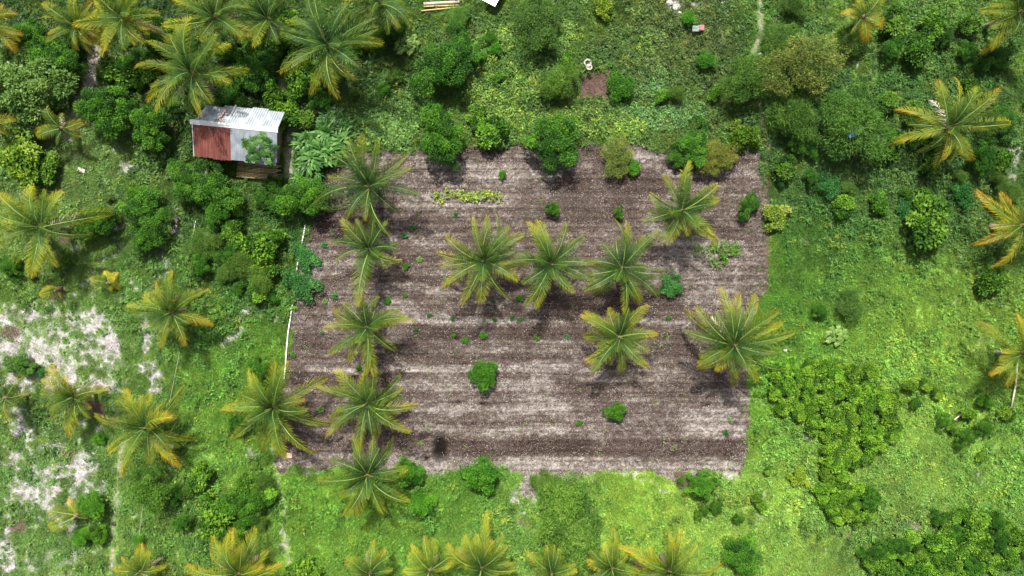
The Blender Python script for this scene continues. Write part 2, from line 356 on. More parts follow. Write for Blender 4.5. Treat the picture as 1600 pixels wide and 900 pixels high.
def mat_ground():
    m, n, l, out = new_mat('earth_and_turf')
    p = n.new('ShaderNodeBsdfPrincipled'); p.inputs['Roughness'].default_value = .95; p.inputs['Specular IOR Level'].default_value = .12
    a = n.new('ShaderNodeAttribute'); a.attribute_name = 'cover'
    bare = n.new('ShaderNodeAttribute'); bare.attribute_name = 'bare'
    g = n.new('ShaderNodeNewGeometry')
    def noise(sc, det=6, ro=.65):
        z = n.new('ShaderNodeTexNoise'); z.inputs['Scale'].default_value = sc; z.inputs['Detail'].default_value = det; z.inputs['Roughness'].default_value = ro
        l.new(g.outputs['Position'], z.inputs['Vector']); return z
    z1 = noise(5.0, 8, .8)
    r1 = ramp(n, [(.33, (.42, .41, .40)), (.5, (.95, .95, .95)), (.68, (1.75, 1.75, 1.78))]); l.new(z1.outputs['Fac'], r1.inputs[0])
    mm = n.new('ShaderNodeMixRGB'); mm.blend_type = 'MULTIPLY'; mm.inputs[0].default_value = 1
    l.new(a.outputs['Color'], mm.inputs[1]); l.new(r1.outputs[0], mm.inputs[2])
    v = n.new('ShaderNodeTexVoronoi'); v.inputs['Scale'].default_value = 15.0; l.new(g.outputs['Position'], v.inputs['Vector'])
    sc = n.new('ShaderNodeSeparateColor'); l.new(v.outputs['Color'], sc.inputs[0])
    th = n.new('ShaderNodeMath'); th.operation = 'GREATER_THAN'; th.inputs[1].default_value = .80; l.new(sc.outputs[0], th.inputs[0])
    dd = n.new('ShaderNodeMath'); dd.operation = 'LESS_THAN'; dd.inputs[1].default_value = .42; l.new(v.outputs['Distance'], dd.inputs[0])
    m1 = n.new('ShaderNodeMath'); m1.operation = 'MULTIPLY'; l.new(th.outputs[0], m1.inputs[0]); l.new(dd.outputs[0], m1.inputs[1])
    m2 = n.new('ShaderNodeMath'); m2.operation = 'MULTIPLY'; l.new(m1.outputs[0], m2.inputs[0]); l.new(bare.outputs['Fac'], m2.inputs[1])
    z3 = noise(.8, 3); mg = n.new('ShaderNodeMath'); mg.operation = 'MULTIPLY_ADD'; mg.inputs[1].default_value = 3.2; mg.inputs[2].default_value = -.95; mg.use_clamp = True
    l.new(z3.outputs['Fac'], mg.inputs[0])
    m3 = n.new('ShaderNodeMath'); m3.operation = 'MULTIPLY'; l.new(m2.outputs[0], m3.inputs[0]); l.new(mg.outputs[0], m3.inputs[1])
    mx = n.new('ShaderNodeMixRGB'); mx.inputs[2].default_value = (.33, .305, .28, 1); l.new(m3.outputs[0], mx.inputs[0]); l.new(mm.outputs[0], mx.inputs[1])
    z4 = noise(17.0, 4, .75)                      # grit: only where the soil is bare
    r4 = ramp(n, [(.36, (.30, .28, .27)), (.48, (.88, .88, .88)), (.56, (1.1, 1.1, 1.1)), (.68, (1.95, 1.95, 1.98))]); l.new(z4.outputs['Fac'], r4.inputs[0])
    gm = n.new('ShaderNodeMixRGB'); gm.blend_type = 'MULTIPLY'; l.new(bare.outputs['Fac'], gm.inputs[0]); l.new(mx.outputs[0], gm.inputs[1]); l.new(r4.outputs[0], gm.inputs[2])
    til = n.new('ShaderNodeAttribute'); til.attribute_name = 'tilled'
    sp = n.new('ShaderNodeSeparateXYZ'); l.new(g.outputs['Position'], sp.inputs[0])
    mpn = n.new('ShaderNodeMapping'); mpn.inputs['Scale'].default_value = (.25, 1, 1); l.new(g.outputs['Position'], mpn.inputs[0])
    wob = n.new('ShaderNodeTexNoise'); wob.inputs['Scale'].default_value = .55; wob.inputs['Detail'].default_value = 2; l.new(mpn.outputs[0], wob.inputs['Vector'])
    def rowline(period, phase, wide, seed_scale, lo):
        a1 = n.new('ShaderNodeMath'); a1.operation = 'MULTIPLY_ADD'; a1.inputs[1].default_value = .5; l.new(wob.outputs['Fac'], a1.inputs[0]); l.new(sp.outputs['Y'], a1.inputs[2])
        a2 = n.new('ShaderNodeMath'); a2.operation = 'MULTIPLY_ADD'; a2.inputs[1].default_value = 1 / period; a2.inputs[2].default_value = phase + 100; l.new(a1.outputs[0], a2.inputs[0])
        a3 = n.new('ShaderNodeMath'); a3.operation = 'FRACT'; l.new(a2.outputs[0], a3.inputs[0])
        rr_ = ramp(n, [(.5 - wide, (0, 0, 0)), (.5, (1, 1, 1)), (.5 + wide, (0, 0, 0))]); l.new(a3.outputs[0], rr_.inputs[0])
        pt = n.new('ShaderNodeTexNoise'); pt.inputs['Scale'].default_value = seed_scale; pt.inputs['Detail'].default_value = 3; l.new(g.outputs['Position'], pt.inputs['Vector'])
        pr = ramp(n, [(lo, (0, 0, 0)), (lo + .1, (1, 1, 1))]); l.new(pt.outputs['Fac'], pr.inputs[0])
        k1 = n.new('ShaderNodeMath'); k1.operation = 'MULTIPLY'; l.new(rr_.outputs[0], k1.inputs[0]); l.new(pr.outputs[0], k1.inputs[1])
        k2 = n.new('ShaderNodeMath'); k2.operation = 'MULTIPLY'; l.new(k1.outputs[0], k2.inputs[0]); l.new(til.outputs['Fac'], k2.inputs[1])
        return k2
    last = gm
    for args, dk in (((.76, .0, .09, 1.9, .44), (.36, .34, .33, 1)), ((.38, .3, .30, 7.0, .50), (.42, .40, .38, 1)), ((.253, .1, .34, 6.1, .52), (1.45, 1.45, 1.45, 1))):
        q = rowline(*args); dm = n.new('ShaderNodeMixRGB'); dm.blend_type = 'MULTIPLY'; dm.inputs[2].default_value = dk
        l.new(q.outputs[0], dm.inputs[0]); l.new(last.outputs[0], dm.inputs[1]); last = dm
    l.new(last.outputs[0], p.inputs['Base Color'])
    b = n.new('ShaderNodeBump'); b.inputs['Strength'].default_value = .9; b.inputs['Distance'].default_value = .06
    l.new(z1.outputs['Fac'], b.inputs['Height']); l.new(b.outputs[0], p.inputs['Normal'])
    l.new(p.outputs[0], out.inputs[0])
    return m


M = {}
M['ground'] = mat_ground()
M['frond'] = mat_frond()
M['rachis'] = mat_flat('palm_rachis', (.17, .225, .045), .5, .2, 3)
M['dry_frond'] = mat_flat('dry_palm_leaf', (.26, .19, .12), .8, .35, 4)
M['dry_pale'] = mat_flat('bleached_palm_leaf', (.42, .37, .30), .8, .3, 4)
M['trunk'] = mat_flat('palm_trunk_bark', (.20, .16, .13), .9, .4, 5, bump=.6)
M['fibre'] = mat_flat('palm_fibre', (.16, .10, .06), .9, .4, 9)
M['bark'] = mat_flat('shrub_bark', (.13, .10, .075), .9, .3, 5)
M['pale_bark'] = mat_flat('pale_bark', (.36, .33, .28), .85, .2, 5)
M['dark'] = mat_leaf('dark_green_leaf', [(.012, .045, .005), (.026, .095, .006), (.046, .145, .008), (.10, .24, .016)])
M['ball'] = mat_leaf('bright_green_leaf', [(.02, .08, .005), (.05, .175, .008), (.08, .235, .012), (.13, .32, .02)])
M['broad'] = mat_leaf('fresh_broad_leaf', [(.02, .065, .006), (.06, .145, .010), (.105, .215, .014), (.19, .32, .03)])
M['feather'] = mat_leaf('feathery_leaf', [(.025, .065, .008), (.065, .135, .016), (.105, .19, .022), (.18, .27, .04)])
M['olive'] = mat_leaf('olive_yellow_leaf', [(.06, .09, .02), (.12, .16, .03), (.18, .21, .04), (.27, .28, .06)])
M['grey'] = mat_leaf('grey_green_leaf', [(.04, .095, .016), (.09, .175, .032), (.14, .24, .05), (.22, .32, .09)])
M['lime'] = mat_leaf('lime_yellow_leaf', [(.04, .10, .008), (.11, .20, .012), (.19, .29, .02), (.32, .38, .05)])
M['strap'] = mat_leaf('strap_leaf', [(.03, .09, .015), (.06, .15, .03), (.11, .22, .05), (.20, .33, .09)], .25, .4)
M['blue'] = mat_leaf('blue_green_leaf', [(.012, .06, .012), (.028, .12, .022), (.05, .17, .035), (.09, .25, .06)])
M['dead'] = mat_leaf('dry_brown_leaf', [(.07, .05, .03), (.14, .10, .06), (.20, .15, .09), (.30, .24, .16)], .1, .8)
M['grass'] = mat_stuff('grass_blade', 1.15, .3)
M['weed'] = mat_stuff('weed_leaf', .95, .28)
M['stone'] = mat_flat('pale_limestone', (.36, .335, .31), .9, .25, 8)
M['clod'] = mat_flat('dark_soil_clod', (.065, .047, .040), .95, .4, 8)

# ------------------------------------------------------------------ mesh helpers
def mesh_np(name, V, F4=None, F3=None, tone=None, mat=None, mats=None, mat_idx=None, smooth=False):
    V = np.asarray(V, np.float32)
    loops = []; starts = []; tot = 0
    if F4 is not None and len(F4):
        F4 = np.asarray(F4, np.int32); loops.append(F4.ravel()); starts.append(np.arange(len(F4)) * 4); tot = len(F4) * 4
    if F3 is not None and len(F3):
        F3 = np.asarray(F3, np.int32); loops.append(F3.ravel()); starts.append(tot + np.arange(len(F3)) * 3)
    lp = np.concatenate(loops).astype(np.int32); st = np.concatenate(starts).astype(np.int32)
    me = bpy.data.meshes.new(name)
    me.vertices.add(len(V)); me.vertices.foreach_set('co', V.ravel())
    me.loops.add(len(lp)); me.loops.foreach_set('vertex_index', lp)
    me.polygons.add(len(st)); me.polygons.foreach_set('loop_start', st)
    if mat_idx is not None: me.polygons.foreach_set('material_index', np.asarray(mat_idx, np.int32))
    if smooth: me.polygons.foreach_set('use_smooth', np.ones(len(st), bool))
    if tone is not None:
        a = me.attributes.new('tone', 'FLOAT', 'POINT'); a.data.foreach_set('value', np.asarray(tone, np.float32))
    me.update(calc_edges=True)
    if mats:
        for k in mats: me.materials.append(k)
    elif mat: me.materials.append(mat)
    return me


def obj(name, me, parent=None, loc=(0, 0, 0), rot=(0, 0, 0), scale=(1, 1, 1), color=None):
    o = bpy.data.objects.new(name, me); C.objects.link(o)
    o.location = loc; o.rotation_euler = rot; o.scale = scale
    if parent: o.parent = parent
    if color is not None: o.color = (*color, 1)
    return o


def tag(o, label, cat, group=None):
    o['label'] = label; o['category'] = cat
    if group: o['group'] = group
    return o


def thing(name, label, cat, loc=(0, 0, 0), rotz=0, group=None, scale=1):
    o = bpy.data.objects.new(name, None); C.objects.link(o)
    o.location = loc; o.rotation_euler = (0, 0, rotz); o.scale = (scale,) * 3 if not isinstance(scale, tuple) else scale
    o.empty_display_size = .3
    return tag(o, label, cat, group)


class MB:
    """collects simple solids; build() links them as one mesh object"""
    def __init__(s): s.v = []; s.f = []
    def add(s, V, F):
        o = len(s.v); s.v += [tuple(p) for p in V]; s.f += [tuple(i + o for i in f) for f in F]
    def box(s, c, d, mtx=None):
        hx, hy, hz = d[0] / 2, d[1] / 2, d[2] / 2
        V = [Vector((sx * hx, sy * hy, sz * hz)) for sz in (-1, 1) for sy in (-1, 1) for sx in (-1, 1)]
        if mtx: V = [mtx @ p for p in V]
        V = [p + Vector(c) for p in V]
        s.add(V, [(0, 2, 3, 1), (4, 5, 7, 6), (0, 1, 5, 4), (2, 6, 7, 3), (0, 4, 6, 2), (1, 3, 7, 5)])
    def tube(s, pts, radii, n=6, cap=True):
        pts = [Vector(p) for p in pts]; rings = []
        if not hasattr(radii, '__len__'): radii = [radii] * len(pts)
        V = []
        for i, p in enumerate(pts):
            d = (pts[min(i + 1, len(pts) - 1)] - pts[max(i - 1, 0)]).normalized()
            u = d.cross(Vector((0, 0, 1)));
            if u.length < .1: u = d.cross(Vector((0, 1, 0)))
            u.normalize(); v = d.cross(u)
            for k in range(n):
                t = 2 * math.pi * k / n
                V.append(p + (u * math.cos(t) + v * math.sin(t)) * radii[i])
        F = [(i * n + k, i * n + (k + 1) % n, (i + 1) * n + (k + 1) % n, (i + 1) * n + k) for i in range(len(pts) - 1) for k in range(n)]
        if cap: F += [tuple(range(n))[::-1], tuple((len(pts) - 1) * n + k for k in range(n))]
        s.add(V, F)
    def mesh(s, name, mat, smooth=False):
        me = bpy.data.meshes.new(name); me.from_pydata([tuple(p) for p in s.v], [], s.f); me.materials.append(mat)
        if smooth:
            for p in me.polygons: p.use_smooth = True
        return me
    def build(s, name, mat, parent=None, smooth=False, **k): return obj(name, s.mesh(name, mat, smooth), parent, **k)


# ------------------------------------------------------------------ the ground
def build_ground():
    xs = np.concatenate([[-600, -300, -150, -90, -62, -58, -54, -53], np.arange(-52, 52.01, .125), [53, 54, 58, 62, 90, 150, 300, 600]])
    ys = np.concatenate([[-600, -300, -150, -80, -37, -34, -32], np.arange(-31, 31.01, .125), [32, 34, 37, 80, 150, 300, 600]])
    X, Y = np.meshgrid(xs, ys)
    px = X / PX + 800; py = 450 - Y / PX
    inner = (np.abs(X) < 53) & (np.abs(Y) < 32)
    Z = np.where(inner, ground_z(X, Y), 0.0)
    soil, pale, brown, path, veg = covers(px, py)
    b = bands(px, py)
    # soil colour from dark brown to pale dusty chips, cloud shade painted in
    t = np.clip(.52 + .38 * b, 0, 1)[..., None]
    dark = np.array([.034, .022, .018]); mid = np.array([.080, .060, .049]); light = np.array([.200, .173, .153])
    sc = np.where(t < .5, dark + (mid - dark) * (t * 2), mid + (light - mid) * (t * 2 - 1))
    ph = (py - ROW0 + 3 * (vnoise(px, py, 90, 137) - .5)) / ROWP
    holes = sstep(.72, .95, .5 + .5 * np.cos(2 * math.pi * (ph + .5))) * sstep(.45, .65, vnoise(px, py, 3.2, 140))
    pf = (py + 2.5 * (vnoise(px, py, 55, 141) - .5)) / 7.6
    fine = (.5 + .5 * np.cos(2 * math.pi * pf)) * sstep(.25, .7, fbm(px * .3, py, 10, 142, 2))
    litter = sstep(.50, .68, fbm(px * .45, py, 3.4, 144, 3))
    sc = sc * (1 - .40 * holes[..., None]) * (1 - .15 * fine[..., None])
    sc = sc + (np.array([.26, .235, .215]) - sc) * (litter * np.clip(.35 + .6 * b, 0, .8))[..., None]
    lime = np.array([.36, .335, .33]) * (.35 + .95 * fbm(px, py, 6, 150, 3))[..., None]
    br = np.array([.085, .052, .042]) * (.7 + .6 * fbm(px, py, 8, 153, 2))[..., None]
    pth = np.array([.25, .215, .18]) * (.8 + .4 * vnoise(px, py, 6, 155))[..., None]
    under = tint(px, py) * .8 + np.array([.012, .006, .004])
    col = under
    col = col + (lime - col) * np.clip(pale * 1.25, 0, 1)[..., None]
    col = col + (br - col) * brown[..., None]
    col = col + (pth - col) * path[..., None]
    col = col + (sc - col) * soil[..., None]
    for hx, hy, rx, ry in ((687, 703, 12, 21), (755, 632, 9, 3), (716, 628, 6, 3), (1105, 633, 6, 2.5), (667, 716, 4, 3)):   # near-black tone in the dug hole and small pits
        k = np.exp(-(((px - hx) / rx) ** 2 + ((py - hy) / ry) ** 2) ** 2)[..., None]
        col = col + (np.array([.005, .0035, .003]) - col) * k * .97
    far = sstep(53, 62, np.maximum(np.abs(X), np.abs(Y) * 1.7))[..., None]      # plain turf beyond the mapped land
    col = col * (1 - far) + np.array([.075, .13, .03]) * far; soil = soil * (1 - far[..., 0]); pale = pale * (1 - far[..., 0]); path = path * (1 - far[..., 0])
    ny, nx = X.shape
    V = np.stack([X, Y, Z], -1).reshape(-1, 3)
    idx = np.arange(ny * nx).reshape(ny, nx)
    F = np.stack([idx[:-1, :-1], idx[:-1, 1:], idx[1:, 1:], idx[1:, :-1]], -1).reshape(-1, 4)
    me = mesh_np('ground', V, F, mat=M['ground'], smooth=True)
    a = me.attributes.new('cover', 'FLOAT_COLOR', 'POINT')
    a.data.foreach_set('color', np.concatenate([col, np.ones(col.shape[:2] + (1,))], -1).astype(np.float32).ravel())
    hole_mask = np.exp(-(((px - 687) / 12) ** 2 + ((py - 703) / 21) ** 2) ** 2)
    tl = me.attributes.new('tilled', 'FLOAT', 'POINT'); tl.data.foreach_set('value', (soil * (1 - hole_mask)).astype(np.float32).ravel())
    bb = me.attributes.new('bare', 'FLOAT', 'POINT')
    bb.data.foreach_set('value', (np.maximum.reduce([soil * .85, pale, path * .5]) * (1 - hole_mask)).astype(np.float32).ravel())
    o = obj('ground', me); o['kind'] = 'structure'
    return o


build_ground()

# ------------------------------------------------------------------ ground cover (scattered, uncountable)
def quad_leaves(P, D, N, Ln, Wd, tone, fold=.0, kite=.45):
    """diamond leaves: P base points, D direction, N normal; two triangles each"""
    P = np.asarray(P); D = D / np.linalg.norm(D, axis=1, keepdims=True)
    Sd = np.cross(D, N); Sd /= np.linalg.norm(Sd, axis=1, keepdims=True) + 1e-9
    L = np.asarray(Ln)[:, None]; W = np.asarray(Wd)[:, None]
    NN = np.cross(Sd, D)
    a = P; c = P + D * L - NN * L * fold
    b = P + D * L * kite + Sd * W * .5; d = P + D * L * kite - Sd * W * .5
    V = np.stack([a, b, c, d], 1).reshape(-1, 3)
    k = np.arange(len(P)) * 4
    F = np.stack([k, k + 1, k + 2, k + 3], 1)
    return V, F, np.repeat(tone, 4)


def patch_grass(i, n=110, r=.42, h=(.10, .30)):
    g = np.random.default_rng(200 + i)
    a = g.random(n) * 2 * math.pi; rr = r * np.sqrt(g.random(n))
    P = np.stack([rr * np.cos(a), rr * np.sin(a), np.zeros(n)], 1)
    b = g.random(n) * 2 * math.pi; tilt = g.uniform(.25, 1.1, n)
    D = np.stack([np.cos(b) * tilt, np.sin(b) * tilt, np.ones(n)], 1)
    N = np.stack([np.cos(b), np.sin(b), -tilt], 1) * -1
    Ln = g.uniform(*h, n) * np.sqrt(1 + tilt ** 2)
    V, F, t = quad_leaves(P, D, N, Ln, g.uniform(.018, .045, n), g.random(n), .1)
    return mesh_np('grass_patch', V, F, tone=t, mat=M['grass'])


def patch_weed(i, n=70, r=.35, leaf=(.07, .16), ht=.22, upright=.6, ratio=.6):
    g = np.random.default_rng(300 + i)
    k = 7; ca = g.random(k) * 6.28; cr = r * np.sqrt(g.random(k)); ch = g.uniform(.35, 1, k) * ht
    w = g.integers(0, k, n)
    P = np.stack([cr[w] * np.cos(ca[w]), cr[w] * np.sin(ca[w]), ch[w] * g.uniform(.45, 1, n)], 1) + g.normal(0, .035, (n, 3))
    b = g.random(n) * 6.28
    D = np.stack([np.cos(b), np.sin(b), g.uniform(-.3, upright, n)], 1)
    N = g.normal(0, .35, (n, 3)); N[:, 2] = 1
    Ln = g.uniform(*leaf, n)
    V, F, t = quad_leaves(P, D, N, Ln, Ln * ratio, g.random(n), .15)
    return mesh_np('weed_patch', V, F, tone=t, mat=M['weed'])


def stones(i, n=26, r=.5, s=(.015, .055), mat='stone', flat=.55):
    g = np.random.default_rng(400 + i)
    V = []; F = []
    for k in range(n):
        a = g.random() * 6.28; rr = r * math.sqrt(g.random()); q = g.uniform(*s)
        c = np.array([rr * math.cos(a), rr * math.sin(a), q * .25])
        o = len(V)
        th = g.random() * 6.28
        for j in range(4):
            V.append(c + np.array([math.cos(th + j * 1.571), math.sin(th + j * 1.571), -.3]) * q * g.uniform(.7, 1.3))
        V.append(c + np.array([g.uniform(-.3, .3), g.uniform(-.3, .3), flat]) * q * 1.2)
        F += [(o, o + 1, o + 4), (o + 1, o + 2, o + 4), (o + 2, o + 3, o + 4), (o + 3, o, o + 4)]
    return mesh_np('stone_patch', np.array(V), F3=np.array(F), mat=M[mat])


def scatter(name, protos, x, y, scl, tintc, variants=None, zoff=-.01, label=None, cat=None):
    """one 'stuff' object that carries instances of small patches on its points"""
    n = len(x)
    z = ground_z(x, y) + zoff
    me = bpy.data.meshes.new(name); me.vertices.add(n); me.vertices.foreach_set('co', np.stack([x, y, z], 1).astype(np.float32).ravel())
    g = np.random.default_rng(n)
    for nm, val in (('scl', scl), ('rotz', g.random(n) * 6.28)):
        a = me.attributes.new(nm, 'FLOAT', 'POINT'); a.data.foreach_set('value', np.asarray(val, np.float32))
    a = me.attributes.new('pick', 'INT', 'POINT'); a.data.foreach_set('value', g.integers(0, len(protos), n).astype(np.int32))
    a = me.attributes.new('tint', 'FLOAT_COLOR', 'POINT'); a.data.foreach_set('color', np.concatenate([tintc, np.ones((n, 1))], 1).astype(np.float32).ravel())
    col = bpy.data.collections.new(name + '_kinds')
    for p in protos:
        col.objects.link(bpy.data.objects.new(name + '_kind', p))
    ng = bpy.data.node_groups.new(name + '_scatter', 'GeometryNodeTree')
    ng.interface.new_socket('Geometry', in_out='INPUT', socket_type='NodeSocketGeometry')
    ng.interface.new_socket('Geometry', in_out='OUTPUT', socket_type='NodeSocketGeometry')
    N = ng.nodes; Lk = ng.links
    gi = N.new('NodeGroupInput'); go = N.new('NodeGroupOutput')
    ci = N.new('GeometryNodeCollectionInfo'); ci.inputs['Collection'].default_value = col; ci.inputs['Separate Children'].default_value = True; ci.inputs['Reset Children'].default_value = True
    ip = N.new('GeometryNodeInstanceOnPoints'); ip.inputs['Pick Instance'].default_value = True
    def attr(nm, ty):
        q = N.new('GeometryNodeInputNamedAttribute'); q.data_type = ty; q.inputs['Name'].default_value = nm
        return [s for s in q.outputs if s.enabled and s.name == 'Attribute'][0]
    cx = N.new('ShaderNodeCombineXYZ'); Lk.new(attr('rotz', 'FLOAT'), cx.inputs['Z'])
    Lk.new(gi.outputs[0], ip.inputs['Points']); Lk.new(ci.outputs[0], ip.inputs['Instance'])
    Lk.new(attr('pick', 'INT'), ip.inputs['Instance Index']); Lk.new(cx.outputs[0], ip.inputs['Rotation']); Lk.new(attr('scl', 'FLOAT'), ip.inputs['Scale'])
    Lk.new(ip.outputs[0], go.inputs[0])
    o = obj(name, me); md = o.modifiers.new('scatter', 'NODES'); md.node_group = ng
    o['kind'] = 'stuff'
    if label: tag(o, label, cat)
    return o


def rand_points(n, mx=47.0, my=28.0, seed=0):
    g = np.random.default_rng(900 + seed)
    x = g.uniform(-mx, mx, n); y = g.uniform(-my, my, n)
    return x, y, x / PX + 800, 450 - y / PX, g


def lushness(px, py): return fbm(px, py, 45, 160, 3)


# rough weedy zones vs mown-looking meadow: weight of broad-leaf weeds
WEEDY = [(300, 120, 260, 140), (620, 150, 200, 120), (850, 120, 250, 110), (1100, 120, 200, 130), (1400, 150, 260, 190), (1320, 320, 160, 60, .7), (360, 400, 110, 110), (320, 800, 110, 90, .8),
         (1310, 640, 120, 90), (1500, 870, 160, 60), (40, 100, 90, 110), (1320, 760, 60, 70, .8), (860, 820, 90, 60, .8), (1560, 700, 70, 90, .7), (1150, 800, 70, 80, .6), (1450, 470, 160, 120, .35)]
x, y, px, py, g = rand_points(105000, seed=1)
soil, pale, brown, path, veg = covers(px, py)
weedy = blobs(px, py, WEEDY)
keep = g.random(len(x)) < np.clip(veg * (1 - .6 * weedy) * (1 - .35 * (1 - sstep(170, 280, px)) * sstep(400, 470, py)), 0, 1)
keep &= (veg > .25) & (~near_path(px, py) | (g.random(len(x)) < .12))
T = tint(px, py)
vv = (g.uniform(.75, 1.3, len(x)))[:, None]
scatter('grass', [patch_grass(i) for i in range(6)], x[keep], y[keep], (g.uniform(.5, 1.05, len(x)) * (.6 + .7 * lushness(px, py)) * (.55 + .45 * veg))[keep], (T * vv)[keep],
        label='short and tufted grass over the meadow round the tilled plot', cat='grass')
x, y, px, py, g = rand_points(80000, seed=2)
soil, pale, brown, path, veg = covers(px, py)
weedy = blobs(px, py, WEEDY)
keep = (g.random(len(x)) < np.clip(veg * (.22 + .95 * weedy) * (1.6 * lushness(px, py) - .1), 0, 1)) & (veg > .35) & ~near_path(px, py, 7.5)
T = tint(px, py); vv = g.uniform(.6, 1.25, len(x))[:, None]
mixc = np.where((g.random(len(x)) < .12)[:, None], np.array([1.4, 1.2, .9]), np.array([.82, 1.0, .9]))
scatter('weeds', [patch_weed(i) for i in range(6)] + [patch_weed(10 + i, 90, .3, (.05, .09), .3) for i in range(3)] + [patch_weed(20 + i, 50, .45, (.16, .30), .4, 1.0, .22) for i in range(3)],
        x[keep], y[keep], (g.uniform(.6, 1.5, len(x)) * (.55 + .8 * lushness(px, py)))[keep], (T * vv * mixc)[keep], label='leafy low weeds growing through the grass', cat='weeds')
# sparse weeds that creep over the bare ground and the edges of the plot
x, y, px, py, g = rand_points(26000, seed=3)
soil, pale, brown, path, veg = covers(px, py)
inplot = sstep(0, 30, poly_dist(px, py, PLOT))
keep = (veg < .6) & (g.random(len(x)) < np.where(soil > .5, .03 + .25 * sstep(.55, .75, fbm(px, py, 30, 170, 3)) + .35 * (1 - inplot), .55))
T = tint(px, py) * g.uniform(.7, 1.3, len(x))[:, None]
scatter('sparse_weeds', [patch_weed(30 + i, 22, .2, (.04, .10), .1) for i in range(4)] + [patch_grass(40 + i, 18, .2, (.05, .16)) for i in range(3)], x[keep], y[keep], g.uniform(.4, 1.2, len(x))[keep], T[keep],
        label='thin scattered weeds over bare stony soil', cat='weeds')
# limestone chips
x, y, px, py, g = rand_points(30000, seed=4)
soil, pale, brown, path, veg = covers(px, py); b = bands(px, py)
keep = g.random(len(x)) < np.clip(soil * np.clip(.30 + .5 * b, .05, 1) * (2.4 * sstep(.35, .72, fbm(px, py, 22, 175, 3))) + pale * .8 + path * .4, 0, 1)
keep &= np.hypot((px - 687) / 11, (py - 703) / 21) > 1
scatter('stone_chips', [stones(i, 34, .5, (.008, .024)) for i in range(4)] + [stones(9, 2, .5, (.03, .06))], x[keep], y[keep], g.uniform(.5, 1.2, len(x))[keep], np.ones((keep.sum(), 3)), zoff=0.0,
        label='pale limestone chips strewn over the bare soil', cat='stones')
x, y, px, py, g = rand_points(26000, seed=5)
soil, pale, brown, path, veg = covers(px, py); b = bands(px, py)
keep = g.random(len(x)) < np.clip(soil * np.clip(.4 - .5 * b, .08, 1) + brown * .7, 0, 1)
keep &= np.hypot((px - 687) / 11, (py - 703) / 21) > 1
scatter('soil_clods', [stones(20 + i, 22, .5, (.02, .06), 'clod', .8) for i in range(4)], x[keep], y[keep], g.uniform(.6, 1.3, len(x))[keep], np.ones((keep.sum(), 3)), zoff=0.0,
        label='dark crumbly clods of turned soil across the plot', cat='soil')

# ------------------------------------------------------------------ shrubs: crowns built from thousands of leaves
def crown_mesh(name, mat, n=4200, leaf=.12, ratio=.5, lumps=26, lump_r=.30, flat=.62, seed=0, updir=.35, hole=.0, spiky=0.0, irreg=1.0):
    """unit crown: radius 1, height about flat*2 ; many lumps of small leaves with gaps between"""
    g = np.random.default_rng(seed)
    # lump centres over an uneven dome
    a = np.arange(lumps) * 2.39996 + g.normal(0, .3, lumps)
    rr = np.sqrt((np.arange(lumps) + .5) / lumps) * .78 + g.normal(0, .06, lumps)
    hz = np.sqrt(np.clip(1 - (rr / 1.02) ** 2, 0, 1)) * flat * g.uniform(.7, 1.15, lumps)
    irr = 1 + irreg * (.26 * np.sin(a * 2 + g.random() * 6) + .20 * np.sin(a * 3 + g.random() * 6) + .12 * np.sin(a * 5 + g.random() * 6))
    cen = np.stack([rr * irr * np.cos(a), rr * irr * np.sin(a), hz], 1)
    low = cen.copy(); low[:, 2] *= .35; low[:, :2] *= 1.03
    cen = np.concatenate([cen, low[::2]]); K = len(cen)
    lr = lump_r * g.uniform(.6, 1.25, K)
    w = g.integers(0, K, n)
    u = g.normal(0, 1, (n, 3)); u /= np.linalg.norm(u, axis=1, keepdims=True)
    u[:, 2] = np.where(u[:, 2] < -.3, -u[:, 2], u[:, 2])
    rad = lr[w] * (.55 + .5 * g.random(n) ** .5) * (1 + spiky * g.random(n))
    P = cen[w] + u * rad[:, None] * np.array([1, 1, .8])
    D = u + g.normal(0, .6, (n, 3)); D[:, 2] = D[:, 2] * .6 + g.uniform(-.4, .4, n)
    N = u * .6 + g.normal(0, .35, (n, 3)); N[:, 2] += updir + .4
    Ln = leaf * g.uniform(.6, 1.3, n)
    tone = np.clip(.42 + .20 * g.normal(0, 1, n) + .22 * g.normal(0, 1, K)[w] + .12 * (u[:, 2]), 0, 1)  # lump tops lighter, undersides darker: shading put into the leaf tone
    V, F, t = quad_leaves(P, D, N, Ln, Ln * ratio, tone, .12)
    V[:, 2] = np.maximum(V[:, 2], -.02)
    return mesh_np(name, V, F, tone=t, mat=mat)


def limb_mesh(seed, mat, flat=.62, n=6, thick=.05, base=-.5):
    g = random.Random(seed); mb = MB()
    mb.tube([(0, 0, base), (.02, .01, base * .5), (.03, 0, .05)], [thick * 1.3, thick, thick * .8], 6)
    for i in range(n):
        a = i * 6.28 / n + g.uniform(-.4, .4); r = g.uniform(.45, .8)
        mb.tube([(.02, 0, base * .35 + i * .03), (r * .45 * math.cos(a), r * .45 * math.sin(a), flat * .25), (r * math.cos(a), r * math.sin(a), flat * g.uniform(.4, .75))], [thick * .6, thick * .4, thick * .15], 5)
    return mb.mesh('trunk', mat, True)


KIND = {}
def kind(key, mat, count, bark='bark', **kw):
    KIND[key] = ([crown_mesh(key + '_crown', M[mat], seed=hash_(key) + i, **kw) for i in range(count)],
                 [limb_mesh(hash_(key) + i, M[bark], kw.get('flat', .62)) for i in range(2)])
def hash_(s): return sum(ord(c) * (i + 3) for i, c in enumerate(s))


